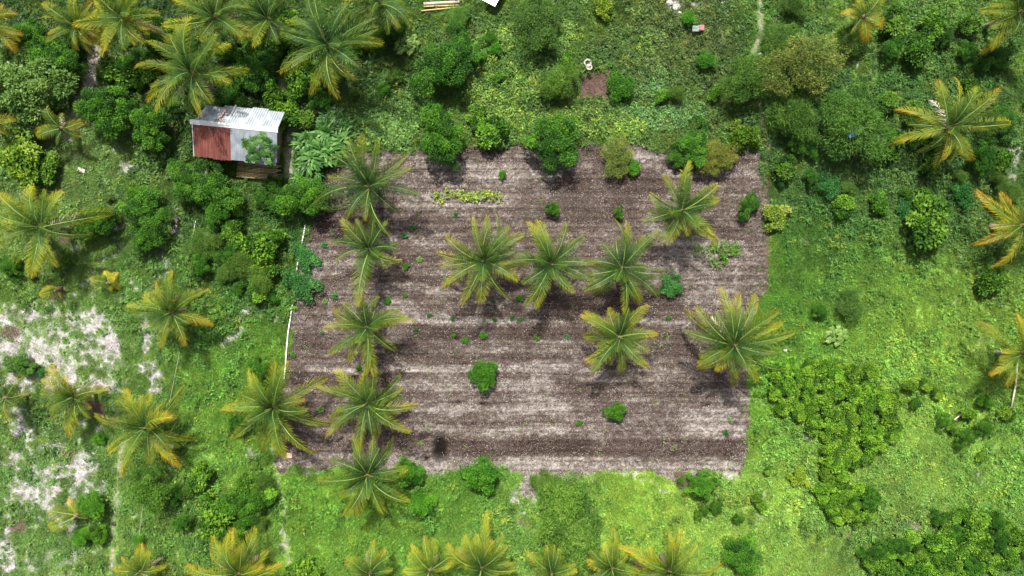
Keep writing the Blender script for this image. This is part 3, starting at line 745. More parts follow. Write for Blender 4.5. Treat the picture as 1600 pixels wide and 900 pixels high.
kind('dark', 'dark', 4, n=16000, leaf=.058, lumps=44, lump_r=.20, flat=.78, irreg=1.15)
kind('ball', 'ball', 2, n=8000, leaf=.085, lumps=30, lump_r=.25, flat=.75, irreg=.35)
kind('broad', 'broad', 4, n=2600, leaf=.17, lumps=17, lump_r=.29, flat=.72, ratio=.6)
kind('feather', 'feather', 3, n=12000, leaf=.09, lumps=52, lump_r=.19, flat=.8, ratio=.18, spiky=.5)
kind('olive', 'olive', 2, n=11000, leaf=.085, lumps=46, lump_r=.19, flat=.75, ratio=.22, spiky=.4)
kind('grey', 'grey', 2, n=9000, leaf=.085, lumps=44, lump_r=.19, flat=.62, ratio=.5)
kind('lime', 'lime', 2, n=2600, leaf=.15, lumps=22, lump_r=.26, flat=.6, ratio=.55)
kind('blue', 'blue', 2, n=2600, leaf=.14, lumps=24, lump_r=.26, flat=.35, ratio=.4)
kind('dead', 'dead', 1, n=1500, leaf=.16, lumps=20, lump_r=.28, flat=.4, ratio=.14)


def strap_mesh(seed, n=420, mat='strap', L=(.45, .95), W=(.035, .06)):
    g = np.random.default_rng(seed)
    k = 26; ca = g.random(k) * 6.28; cr = .8 * np.sqrt(g.random(k))
    w = g.integers(0, k, n)
    base = np.stack([cr[w] * np.cos(ca[w]), cr[w] * np.sin(ca[w]), np.full(n, .1)], 1)
    b = g.random(n) * 6.28; Ln = g.uniform(*L, n) * .75; e = g.uniform(.5, 1.3, n)
    hd = np.stack([np.cos(b), np.sin(b), np.zeros(n)], 1); sd_ = np.stack([-np.sin(b), np.cos(b), np.zeros(n)], 1)
    V = []; T_ = []; tone = g.random(n)
    wd = g.uniform(*W, n)
    for j, (s, ww) in enumerate(((0, .7), (.4, 1.), (.75, .8), (1, .1))):
        hh = base + hd * (Ln * (s * np.cos(e) + .25 * s * s))[:, None]
        hh[:, 2] += Ln * (s * np.sin(e) - .55 * s ** 2.2)
        V.append(hh + sd_ * (wd * ww)[:, None]); V.append(hh - sd_ * (wd * ww)[:, None])
    V = np.stack(V, 1).reshape(-1, 3); q = np.arange(n)[:, None] * 8
    F = np.concatenate([np.stack([q[:, 0] + 2 * j, q[:, 0] + 2 * j + 1, q[:, 0] + 2 * j + 3, q[:, 0] + 2 * j + 2], 1) for j in range(3)])
    V[:, 2] = np.maximum(V[:, 2], 0)
    return mesh_np('strap_leaves', V, F, tone=np.repeat(tone, 8), mat=M[mat])


KIND['strap'] = ([strap_mesh(5), strap_mesh(6)], [limb_mesh(77, M['bark'], .2, 3, .03, -.05)])
KIND['reed'] = ([strap_mesh(8, 300, 'feather', (.7, 1.3), (.015, .03))], [limb_mesh(78, M['bark'], .2, 3, .03, -.05)])


def rosette_mesh(seed, mat='grey', arms=9, L=1.0):
    """papaya-like crown: lobed leaves held out on stalks"""
    g = np.random.default_rng(seed); P = []; D = []; N = []; Ln = []; tone = []
    for i in range(arms * 3):
        a = i * 2.4 + g.normal(0, .2); r = .25 + .7 * ((i % arms) / arms) * g.uniform(.8, 1.1); z = .55 - .35 * r * r + g.uniform(-.1, .1); tn = g.random()
        c = np.array([r * math.cos(a), r * math.sin(a), z])
        for k in range(9):
            b = a + (k - 4) * .62; P.append(c); D.append([math.cos(b), math.sin(b), -.25 + g.uniform(-.1, .1)]); N.append([g.normal(0, .2), g.normal(0, .2), 1])
            Ln.append(g.uniform(.2, .34)); tone.append(np.clip(tn + g.normal(0, .1), 0, 1))
    Ln = np.array(Ln)
    V, F, t = quad_leaves(np.array(P), np.array(D), np.array(N), Ln, Ln * .42, np.array(tone), .1, .6)
    return mesh_np('lobed_leaves', V, F, tone=t, mat=M[mat])


KIND['papaya'] = ([rosette_mesh(3, 'grey', 12)], [limb_mesh(90, M['pale_bark'], .5, 5, .035, -.8)])
KIND['rosette'] = ([rosette_mesh(4, 'blue', 9), rosette_mesh(14, 'grey', 9)], [limb_mesh(91, M['bark'], .3, 4, .03, -.3)])

USED = 0
def shrub(key, px, py, r, label, cat='shrub', name=None, group=None, ht=None, color=None, var=None, stretch=1.0):
    """r: crown radius in photo pixels; ht: height of the crown's underside in metres"""
    global USED
    USED += 1
    g = random.Random(USED * 13 + 1)
    crowns, limbs = KIND[key]
    rad = r * PX
    lift = (.12 if ht is None else ht) + rad * .10
    zt = lift + rad * .45                                # the level at which the crown looks widest
    X, Y = at(px, py, zt); rad *= (H - zt) / H
    if name is None: name = {'dark': 'bushy_tree', 'feather': 'feathery_tree', 'olive': 'feathery_tree', 'grey': 'broadleaf_tree', 'papaya': 'papaya_tree'}.get(key, 'shrub')
    z0 = gz(X, Y)
    rot = g.uniform(0, 6.28)
    t = thing(name, label, cat, (X, Y, z0), 0, group)
    c = color or (1, 1, 1); j = g.uniform(.88, 1.12); c = tuple(v * j for v in c)
    k = var if var is not None else g.randrange(len(crowns))
    obj('crown', crowns[k % len(crowns)], t, (0, 0, lift), (0, 0, rot), (rad * g.uniform(.95, 1.12), rad * stretch * (g.uniform(.82, 1.0) if key != 'ball' else 1), rad * g.uniform(.8, 1.1)), c)
    lm = limbs[g.randrange(len(limbs))]
    base = -min(v.co.z for v in lm.vertices)
    sc = (lift + .1) / max(base, .01)
    obj('trunk', lm, t, (0, 0, lift), (0, 0, rot), (rad, rad, max(rad * .6, sc)))
    return t


SH = [
    # key, x, y, r, label, options
    ('dark', 165, 172, 46, 'round dark green tree left of the shed, the left of two touching crowns', dict(ht=.5)),
    ('dark', 238, 190, 44, 'dark green tree just left of the shed roof, right of its twin', dict(ht=.5)),
    ('dark', 90, 95, 40, 'dark tree between the two palm clumps in the top left corner', dict(ht=.5)),
    ('dark', 48, 60, 34, 'dark green tree at the top left behind the grey-leaved tree', dict(ht=.5)),
    ('grey', 40, 140, 62, 'large grey-green tree with reddish patches at the left edge', dict(ht=.8)),
    ('grey', 30, 85, 32, 'pale grey-green tree at the far left above the large grey tree', dict(ht=.6)),
    ('grey', 22, 195, 34, 'grey-green bush under the large tree at the left edge', dict(ht=.3)),
    ('lime', 32, 248, 40, 'yellow-green bush at the left edge below the grey-leaved tree', dict(ht=.2, color=(.75, .85, .8))),
    ('broad', 72, 262, 24, 'green bush attached to the right of the yellow-green one at the left edge', {}),
    ('dark', 690, 212, 48, 'round dark green tree on the top edge of the plot, left of its pair', dict(ht=.4)),
    ('dark', 868, 222, 50, 'round dark green tree on the top edge of the plot, right of its pair', dict(ht=.4)),
    ('dark', 690, 105, 52, 'large dark tree above the plot, top centre-left', dict(ht=.8, color=(.8, .9, .9))),
    ('dark', 722, 72, 34, 'dark tree crown at the upper right of the large dark tree', dict(ht=.5, color=(.8, .9, .9))),
    ('rosette', 634, 68, 22, 'pale rosette-leaved plant left of the large dark tree', dict(var=1)),
    ('dark', 605, 40, 34, 'dark shrub between the top palm and the bamboo poles', dict(ht=.3, color=(.75, .8, .8))),
    ('dark', 560, 60, 30, 'dark leafy shrub under the right side of the big top palm', dict(ht=.2, color=(.75, .8, .8))),
    ('dark', 335, 295, 44, 'dark green tree below the shed, the right of a touching pair', dict(ht=.4)),
    ('dark', 290, 285, 36, 'dark green tree below the rusty side of the shed', dict(ht=.4)),
    ('dark', 345, 330, 30, 'small dark tree below the pair under the shed', dict(ht=.3)),
    ('dark', 222, 325, 36, 'dark green bush in the left meadow, upper of two joined crowns', dict(ht=.3)),
    ('dark', 236, 362, 36, 'dark green bush in the left meadow, lower of two joined crowns', dict(ht=.3)),
    ('dark', 475, 308, 40, 'green tree at the upper left corner of the plot', dict(ht=.4, color=(1.25, 1.2, 1.1))),
    ('dark', 155, 348, 32, 'dark bush right of the big yellow palm at the left edge', dict(ht=.2)),
    ('feather', 1165, 125, 42, 'dark feathery tree beside the path at the top right of the plot', dict(ht=.6, color=(.6, .75, .7))),
    ('feather', 838, 32, 42, 'dark feathery tree at the top centre', dict(ht=.6, color=(.6, .75, .7))),
    ('feather', 872, 128, 34, 'olive feathery bush just left of the bare soil square', dict(ht=.3, color=(.85, .95, .8))),
    ('ball', 970, 135, 24, 'small bright bush just right of the bare soil square', dict(color=(.6, .7, .7))),
    ('olive', 965, 245, 32, 'yellowish open bush on the top edge of the plot', dict(ht=.2, color=(.8, .9, .8))),
    ('ball', 990, 262, 13, 'tiny bright green bush touching the yellowish bush on the plot edge', {}),
    ('olive', 1250, 105, 60, 'big olive-yellow feathery tree top right', dict(ht=1.0, color=(.72, .78, .7))),
    ('feather', 1215, 60, 30, 'feathery bush above the olive-yellow tree', dict(color=(.7, .85, .8))),
    ('feather', 1335, 195, 62, 'wide green feathery tree right of the plot corner', dict(ht=.8, color=(.6, .78, .75))),
    ('feather', 1240, 180, 42, 'green feathery tree between the path and the wide feathery tree', dict(ht=.4, color=(.7, .85, .8))),
    ('broad', 1450, 350, 38, 'mid green leafy tree in the right meadow below the curled palm', dict(ht=.4, color=(.75, .85, .8))),
    ('broad', 1455, 325, 26, 'leafy shrub at the top of the mid green tree in the right meadow', dict(color=(.7, .8, .8))),
    ('dark', 1572, 188, 26, 'dark round bush right of the curled orange palm', dict(ht=.2, color=(.8, .85, 1))),
    ('lime', 1213, 337, 21, 'pale yellow-green flowering bush at the right side of the plot', dict(color=(.95, .9, 1.3))),
    ('dark', 1170, 320, 20, 'small dark bush inside the right edge of the plot', {}),
    ('broad', 410, 385, 32, 'leafy bush left of the white pipe, upper one', dict(ht=.2, color=(.7, .8, .7))),
    ('broad', 412, 425, 22, 'leafy bush left of the white pipe, lower one', dict(color=(.9, .95, .8))),
    ('papaya', 404, 232, 30, 'pale rosette tree leaning over the lower right corner of the shed roof', dict(ht=2.4, color=(.38, .55, .5))),
    ('olive', 1122, 248, 32, 'golden olive feathery bush at the top right corner of the plot', dict(ht=.2, color=(.85, .8, .55))),
    ('lime', 1160, 212, 24, 'lime green bush just above the golden bush at the plot corner', dict(color=(.45, .6, .5))),
    ('dark', 1085, 225, 34, 'wide green low bush above the top right of the plot', dict(color=(1.1, 1.1, 1.3))),
    ('dark', 1060, 245, 20, 'small dark bush at the plot edge below the wide green bush', {}),
    ('feather', 880, 790, 52, 'big pale feathery tree below the plot', dict(ht=1.0, color=(1.25, 1.35, 1.3))),
    ('feather', 905, 835, 44, 'pale feathery tree at the bottom, lower right of the big one', dict(ht=.8, color=(1.3, 1.4, 1.5))),
    ('feather', 855, 755, 26, 'feathery bush at the lower edge of the plot', dict(color=(1.1, 1.2, 1.1))),
    ('feather', 870, 850, 34, 'pale feathery tree above the bottom edge palms', dict(ht=.5, color=(1.2, 1.3, 1.3))),
    ('ball', 752, 742, 30, 'round bright green bush at the lower edge of the plot', dict(ht=.2, color=(.8, .85, .9))),
    ('ball', 660, 786, 21, 'small round bush in the lawn below the plot', dict(color=(.9, .9, .9))),
    ('dark', 640, 738, 26, 'low dark bush right of the lowest plot palm', dict(color=(1.2, 1.3, 1.2))),
    ('ball', 755, 585, 24, 'round bright green bush alone in the middle of the plot', dict(color=(.72, .75, .8))),
    ('ball', 962, 643, 18, 'small tilted bright bush in the lower right of the plot', dict(color=(.85, .85, .9), stretch=.8)),
    ('dark', 863, 326, 14, 'small dark conical bush above the middle palm of the plot', dict(ht=.2)),
    ('dark', 967, 331, 11, 'tiny dark bush between palms in the upper plot', {}),
    ('ball', 141, 790, 22, 'bright round bush right of the small yellow palm', dict(ht=.5)),
    ('ball', 126, 838, 16, 'bright round bush below the small yellow palm', dict(ht=.3)),
    ('dark', 153, 834, 17, 'dark yellow-tipped bush touching the bright round one at lower left', dict(color=(1.4, 1.2, 1))),
    ('feather', 232, 762, 38, 'green feathery tree right of the pale footpath', dict(ht=.6, color=(.9, 1.1, .9))),
    ('dark', 405, 578, 20, 'dark bush outside the plot left of the white pipe end', {}),
    ('dark', 375, 660, 24, 'dark leafy bush under the left side of the plot corner palm', {}),
    ('dark', 1093, 757, 26, 'dark green bush at the lower right edge of the plot', dict(ht=.3, color=(1.3, 1.3, 1.2))),
    ('dead', 1068, 748, 16, 'dry brown brush heap beside the dark bush at the plot edge', {}),
    ('dark', 1160, 868, 36, 'dark bush at the bottom edge right of the orange palm', dict(ht=.3, color=(1.2, 1.2, 1.2))),
    ('broad', 1550, 438, 24, 'dark leafy bush below the orange palm at the right edge', dict(color=(.6, .7, .6))),
    ('dark', 18, 418, 20, 'dark bush at the left edge below the big yellow palm', {}),
    ('blue', 475, 402, 22, 'blue-green creeper bush covering the white pipe, upper half', {}),
    ('blue', 470, 445, 28, 'blue-green creeper mass covering the white pipe, lower half', {}),
    ('blue', 1050, 446, 21, 'blue-green fine-leaved mat beside the right middle palm', dict(color=(1, 1, .95))),
    ('strap', 502, 232, 42, 'clump of long strap-leaved plants right of the shed', dict(name='strap_leaf_clump', cat='plant clump', color=(.7, .85, .7))),
    ('strap', 520, 190, 28, 'smaller strap-leaved clump above the big one right of the shed', dict(name='strap_leaf_clump', cat='plant clump', color=(.6, .75, .6))),
    ('strap', 478, 270, 24, 'strap-leaved clump at the lower left of the big clump', dict(name='strap_leaf_clump', cat='plant clump', color=(.6, .75, .6))),
    ('broad', 445, 180, 24, 'leafy shrub at the upper right corner of the shed', dict(color=(.7, .8, .6))),
    ('dark', 400, 110, 40, 'dark tree between the two dense top palms', dict(ht=.3, color=(.8, .85, .8))),
    ('dark', 250, 50, 40, 'dark tree under the olive palms at the top', dict(ht=.3, color=(.8, .85, .8))),
    ('dark', 360, 150, 30, 'dark bush behind the shed roof', dict(ht=.2, color=(.8, .85, .8))),
    ('broad', 470, 130, 26, 'bright leafy shrub below the big top palm', dict(color=(.75, .85, .7))),
    ('broad', 185, 110, 26, 'leafy shrub above the round dark trees left of the shed', dict(color=(.8, .9, .8))),
    ('lime', 943, 12, 18, 'yellow-green broad-leaved plant at the top edge', dict(name='banana_clump', color=(.9, .9, .8))),
    ('feather', 715, 28, 22, 'low spiky green bush under the solar panel', dict(color=(.8, 1, .9))),
    ('broad', 765, 205, 28, 'leafy low bush between the two round trees on the plot edge', dict(color=(.6, .75, .65))),
    ('broad', 745, 185, 18, 'small leafy bush upper right of the left round tree', dict(color=(.7, .8, .7))),
    ('lime', 1250, 747, 15, 'small lime-yellow bush in the bright lower right meadow', {}),
    ('ball', 865 - 80, 272, 7, 'tiny bright plant high in the plot above the middle palms', {}),
    ('rosette', 1308, 525, 18, 'pale blue-green rosette plant in the right meadow', dict(var=1)),
    ('dark', 1282, 487, 14, 'small dark bush in the right meadow above the pale rosette plant', dict(color=(.8, .9, .8))),
    ('feather', 1330, 475, 26, 'grey feathery weed bush in the right meadow', dict(color=(.8, .95, 1.1))),
    ('broad', 335, 805, 30, 'leafy bush in the lower left scrub', dict(color=(.9, 1, .9))),
    ('lime', 335, 795, 14, 'lime green sprig bush in the lower left scrub', {}),
    ('dark', 380, 790, 36, 'dark scrub tree left of the dirt track at the bottom', dict(color=(1.1, 1.1, 1))),
    ('ball', 217, 845, 10, 'tiny bright bush right of the pale footpath', {}),
    ('ball', 155, 685, 11, 'tiny bright bush below the leaning palm in the left meadow', {}),
    ('broad', 475, 890, 24, 'bright leafy bush at the bottom edge right of the track', {}),
    ('blue', 60, 580, 10, 'low green mat on pale stones at the left', {}),
    ('grey', 32, 570, 22, 'grey-green low mat on the pale stones at the left edge', dict(color=(.6, .8, .6))),
]
for key, px_, py_, r_, lab, op in SH:
    shrub(key, px_, py_, r_, lab, **op)

# the thicket of broad-leaved shrubs in the right meadow and other drifts of alike shrubs
LM = [(165, 172, 'left round tree by the shed'), (238, 190, 'tree touching the shed'), (40, 140, 'big grey-leaved tree'), (32, 248, 'yellow-green bush at the left edge'), (690, 212, 'left round tree on the plot edge'),
      (868, 222, 'right round tree on the plot edge'), (690, 105, 'large dark tree above the plot'), (335, 295, 'dark trees below the shed'), (229, 345, 'two joined bushes in the left meadow'), (475, 308, 'tree at the plot corner'),
      (1165, 125, 'dark feathery tree beside the path'), (838, 32, 'dark feathery tree at the top centre'), (930, 136, 'bare soil square'), (1250, 105, 'olive-yellow tree'), (1335, 195, 'wide feathery tree'),
      (1450, 350, 'mid green tree in the right meadow'), (1572, 188, 'dark round bush near the right edge'), (1213, 337, 'pale flowering bush'), (370, 210, 'shed'), (880, 790, 'big pale feathery tree'), (752, 742, 'bright bush at the lower plot edge'),
      (755, 585, 'bright bush alone in the plot'), (962, 643, 'tilted bright bush'), (232, 762, 'feathery tree by the footpath'), (1093, 757, 'dark bush at the lower plot edge'), (1160, 868, 'dark bush at the bottom edge'), (470, 425, 'creeper on the white pipe'),
      (502, 232, 'strap-leaved clump'), (1250, 747, 'small lime bush'), (1308, 525, 'pale rosette plant'), (1486, 660, 'bleached pole'), (380, 790, 'dark scrub tree by the track'), (1412, 820, 'pale bare patch at the bottom right'), (1258, 683, 'pale bare patch by the thicket'),
      (577, 292, 'uppermost plot palm'), (757, 408, 'left palm of the middle row'), (861, 412, 'middle palm of the middle row'), (973, 420, 'right palm of the middle row'), (1065, 330, 'upper right plot palm'), (968, 527, 'palm under the middle row'),
      (1147, 540, 'large palm at the plot edge'), (573, 513, 'third palm of the left column'), (428, 638, 'big corner palm'), (574, 632, 'fourth palm of the left column'), (577, 390, 'palm with the long hanging frond'), (267, 490, 'orange-tinged palm'), (62, 355, 'big pale palm at the left edge'),
      (88, 452, 'small withered palm'), (300, 115, 'dense palm above the shed'), (513, 72, 'large dark green top palm'), (592, 5, 'palm cut by the top edge'), (192, 28, 'larger olive palm'), (118, 42, 'smaller olive palm'), (335, 28, 'palm behind the dense one'), (418, 30, 'shaded palm'),
      (1350, 26, 'small yellow palm at the top'), (1594, 18, 'top right corner palm'), (1484, 200, 'curled orange palm'), (1601, 352, 'orange palm at the right edge'), (1600, 552, 'yellow palm at the right edge'), (373, 897, 'big yellow bottom palm'), (220, 893, 'small bottom palm with dead fronds'),
      (1087, 45, 'grey-green plastic sheet'), (650, 308, 'lime yellow vine line'), (687, 703, 'dug hole'), (1120, 390, 'creeper patches'), (1187, 60, 'top of the brown path'), (943, 12, 'yellow-green clump at the top'), (660, 10, 'bamboo poles'), (770, 0, 'solar panel')]
DIRS = ['right', 'upper right', 'above', 'upper left', 'left', 'lower left', 'below', 'lower right']
SEEN = set()
LOOK = {'broad': 'broad-leaved', 'dark': 'dark fine-leaved', 'feather': 'feathery', 'blue': 'blue-green', 'ball': 'bright green', 'grey': 'grey-green', 'rosette': 'rosette-leaved'}


def where(noun, px, py):
    """describe a spot by the nearest thing one can find in the photo"""
    order = sorted(LM, key=lambda q: (q[0] - px) ** 2 + (q[1] - py) ** 2)
    for q in order[:5]:
        a = math.degrees(math.atan2(q[1] - py, px - q[0])) % 360; dist = math.hypot(q[0] - px, q[1] - py)
        d = DIRS[int((a + 22.5) // 45) % 8]
        d = {'above': 'above the ', 'below': 'below the '}.get(d, d + ' of the ')
        for how in ('just ' if dist < 45 else '', 'a little farther ', 'farthest '):
            lab = f'{noun} {how}{d}{q[2]}'
            if len(lab.split()) <= 16 and lab not in SEEN and not (how == 'a little farther ' and dist < 30):
                SEEN.add(lab); return lab
    return noun


def drift(n, area, keys, r, label, group, color=(1, 1, 1), seed=1, ht=None, jit=.25, cond=None):
    g = random.Random(seed); pts = []; tries = 0
    while len(pts) < n and tries < 4000:
        tries += 1
        cx, cy, rx, ry = g.choice(area)
        a = g.uniform(0, 6.28); q = math.sqrt(g.random()); X = cx + rx * q * math.cos(a); Y = cy + ry * q * math.sin(a)
        rr = g.uniform(*r)
        if any((X - u) ** 2 + (Y - v) ** 2 < (.62 * (rr + s)) ** 2 for u, v, s in pts): continue
        pts.append((X, Y, rr))
        k = g.choice(keys); q_ = g.uniform(1 - jit * .7, 1 + jit * .7); c = tuple(v * q_ * g.uniform(.95, 1.05) for v in color)
        size = 'small' if rr < r[0] + (r[1] - r[0]) * .33 else 'large' if rr > r[0] + (r[1] - r[0]) * .66 else 'medium'
        shrub(k, X, Y, rr, where(f'{size} {LOOK[k]} shrub', X, Y), name='shrub', group=group, color=c, ht=ht if ht is not None else g.uniform(.2, .5))


drift(46, [(1250, 610, 50, 40), (1310, 640, 60, 55), (1365, 650, 40, 45), (1300, 590, 60, 25), (1340, 690, 40, 30)], ['broad'], (11, 19), 'leafy green shrub in the big thicket of the right meadow', 'shrubs of the right meadow thicket', (1.0, 1.05, .9), 3)
drift(14, [(1305, 750, 22, 60), (1310, 790, 22, 25)], ['broad'], (10, 17), 'leafy shrub in the narrow tail hanging below the right thicket', 'shrubs in the tail of the thicket', (1.0, 1.05, .85), 4)
drift(9, [(1345, 785, 24, 24)], ['broad', 'dark'], (10, 15), 'leafy shrub in the small clump right of the thicket tail', 'shrubs of the small lower right clump', (.9, 1, .85), 5)
drift(34, [(1530, 850, 80, 40), (1440, 870, 90, 28), (1500, 820, 40, 20)], ['broad', 'dark', 'broad'], (12, 22), 'leafy dark green shrub in the scrub at the bottom right corner', 'shrubs of the bottom right scrub', (.8, .9, .85), 6)
drift(12, [(1535, 670, 30, 60), (1580, 640, 20, 40), (1480, 670, 14, 12), (1440, 610, 30, 20)], ['broad', 'dark'], (9, 17), 'low green shrub in the bright meadow at the right edge', 'shrubs dotted over the right edge meadow', (1.0, 1.0, .9), 7)
drift(27, [(1270, 30, 60, 30), (1400, 60, 80, 40), (1390, 130, 90, 50), (1540, 120, 50, 40), (1500, 60, 60, 30), (1560, 250, 30, 60), (1440, 240, 60, 30), (1250, 260, 40, 40)], ['broad', 'feather', 'dark', 'broad'], (14, 26),
      'low shrub in the rough scrub of the upper right', 'shrubs of the upper right scrub', (.6, .72, .7), 8)
drift(11, [(1300, 300, 70, 25), (1400, 310, 50, 25), (1530, 290, 40, 60), (1230, 290, 20, 30)], ['broad', 'feather', 'blue'], (10, 20), 'low weedy shrub along the upper side of the right meadow', 'shrubs along the upper side of the right meadow', (.65, .8, .75), 9)
drift(17, [(380, 385, 50, 50), (340, 400, 30, 40), (400, 450, 35, 22), (420, 310, 26, 26)], ['broad', 'dark', 'feather'], (12, 24), 'green shrub in the scrub between the left meadow and the plot', 'shrubs between the left meadow and the plot', (.75, .85, .75), 10)
drift(18, [(300, 800, 60, 60), (370, 830, 50, 30), (400, 770, 30, 30)], ['broad', 'feather', 'dark'], (10, 20), 'green shrub in the lower left scrub beside the track', 'shrubs of the lower left scrub', (.9, 1.0, .95), 11)
drift(26, [(140, 60, 120, 50), (330, 60, 120, 50), (230, 130, 90, 40), (480, 160, 60, 40), (440, 60, 60, 50)], ['dark', 'broad'], (14, 26), 'dark undergrowth shrub beneath the palms at the top left', 'undergrowth beneath the top left palms', (.7, .8, .75), 12)
drift(15, [(580, 150, 60, 50), (780, 90, 60, 40), (900, 60, 60, 40), (1050, 120, 90, 60), (650, 160, 40, 30), (1010, 30, 80, 20)], ['broad', 'feather', 'ball'], (7, 15), 'small leafy shrub in the kitchen garden above the plot', 'small shrubs of the garden above the plot', (.65, .78, .7), 13)
drift(7, [(1130, 830, 60, 40), (1190, 780, 14, 60), (1110, 800, 20, 20)], ['broad', 'dark'], (6, 12), 'small dark bush in the bright meadow below the plot corner', 'small bushes below the plot corner', (1, 1, .9), 14)
drift(6, [(20, 330, 20, 20), (60, 410, 50, 20), (185, 300, 30, 20), (25, 440, 20, 20)], ['broad', 'grey'], (7, 14), 'low green bush in the left meadow near the big yellow palm', 'low bushes of the upper left meadow', (.8, .9, .8), 15)

# seedlings in the plot
SEED = [(712, 335), (632, 368), (644, 357), (785, 272), (506, 382), (634, 416), (632, 462), (522, 462), (507, 471), (671, 493), (707, 498), (503, 520), (756, 499), (773, 500), (800, 496), (836, 527), (709, 524), (755, 524), (727, 532), (888, 527), (457, 555),
        (813, 500), (605, 470), (650, 515), (770, 385), (770, 470), (480, 470), (985, 490), (1045, 497), (940, 540), (695, 435), (655, 405), (720, 400), (460, 640), (480, 648), (500, 640), (1130, 400), (1160, 340), (905, 662), (1140, 655), (1135, 677), (620, 590), (560, 575), (840, 530), (812, 466)]
g_ = random.Random(5)
for i, (sx, sy) in enumerate(SEED):
    k_ = g_.choice(['ball', 'rosette', 'blue'])
    shrub(k_, sx, sy, g_.uniform(3.2, 6.0), where(LOOK[k_] + ' seedling in the plot', sx, sy), cat='seedling', name='seedling', group='seedlings in the rows of the plot', color=(.75, .85, .9), ht=.02)
# melon vines: mats of large round leaves, lime where the sun has bleached them
def vine_patch(name, label, blobs_, n, tintc, seed, leaf=(.10, .2)):
    n = int(n * 1.5); tintc = [v * 1.2 for v in tintc]
    g = np.random.default_rng(seed); X = []; Y = []
    for cx, cy, rx, ry in blobs_:
        k = int(n * rx * ry / sum(b[2] * b[3] for b in blobs_)); a = g.random(k) * 6.28; q = np.sqrt(g.random(k))
        X.append(cx + rx * q * np.cos(a)); Y.append(cy + ry * q * np.sin(a))
    X = np.concatenate(X); Y = np.concatenate(Y); X, Y = warp(X, Y, 9, 14, 180 + seed)
    X = gx(X); Y = gy(Y)
    c = np.array(tintc)[None] * g.uniform(.6, 1.4, len(X))[:, None]
    yel = (g.random(len(X)) < .12)[:, None]
    c = np.where(yel, c * np.array([1.7, 1.35, .9]), c)
    return scatter(name, [patch_weed(60 + seed * 5 + i, 16, .3, leaf, .22, .2, .95) for i in range(4)], X, Y, g.uniform(.7, 1.3, len(X)), c, zoff=.12, label=label, cat='vines')


vine_patch('pumpkin_vines', 'mat of big round pumpkin leaves between the shed and the plot', [(560, 200, 50, 26), (610, 185, 50, 26), (620, 215, 20, 14), (650, 165, 40, 10)], 620, (.10, .21, .045), 1)
vine_patch('melon_vines', 'yellowish creeping vines in the garden above the plot', [(790, 130, 60, 35), (770, 160, 40, 25), (820, 190, 30, 18), (900, 190, 70, 16), (740, 90, 30, 20), (950, 200, 60, 14), (790, 60, 40, 16), (1010, 68, 14, 16), (890, 55, 14, 14)], 800, (.11, .21, .026), 2, (.07, .15))
vine_patch('bean_vines', 'lime yellow line of creeping vines in the upper plot', [(686, 307, 8, 7), (712, 303, 8, 3.5), (730, 304, 40, 3), (740, 305, 16, 4.5), (766, 304, 12, 5)], 30, (.15, .24, .022), 3, (.07, .15))
vine_patch('creeper_vines', 'bright green creeper patches at the right side of the plot', [(1098, 393, 20, 8), (1130, 385, 24, 8), (1148, 392, 10, 10), (1125, 410, 16, 6)], 40, (.065, .15, .015), 4, (.07, .14))
vine_patch('potato_plants', 'green rows of sweet potato leaves right of the bare soil square', [(1015, 130, 30, 24), (1050, 180, 60, 20), (985, 175, 30, 12)], 260, (.08, .19, .05), 5, (.06, .12))

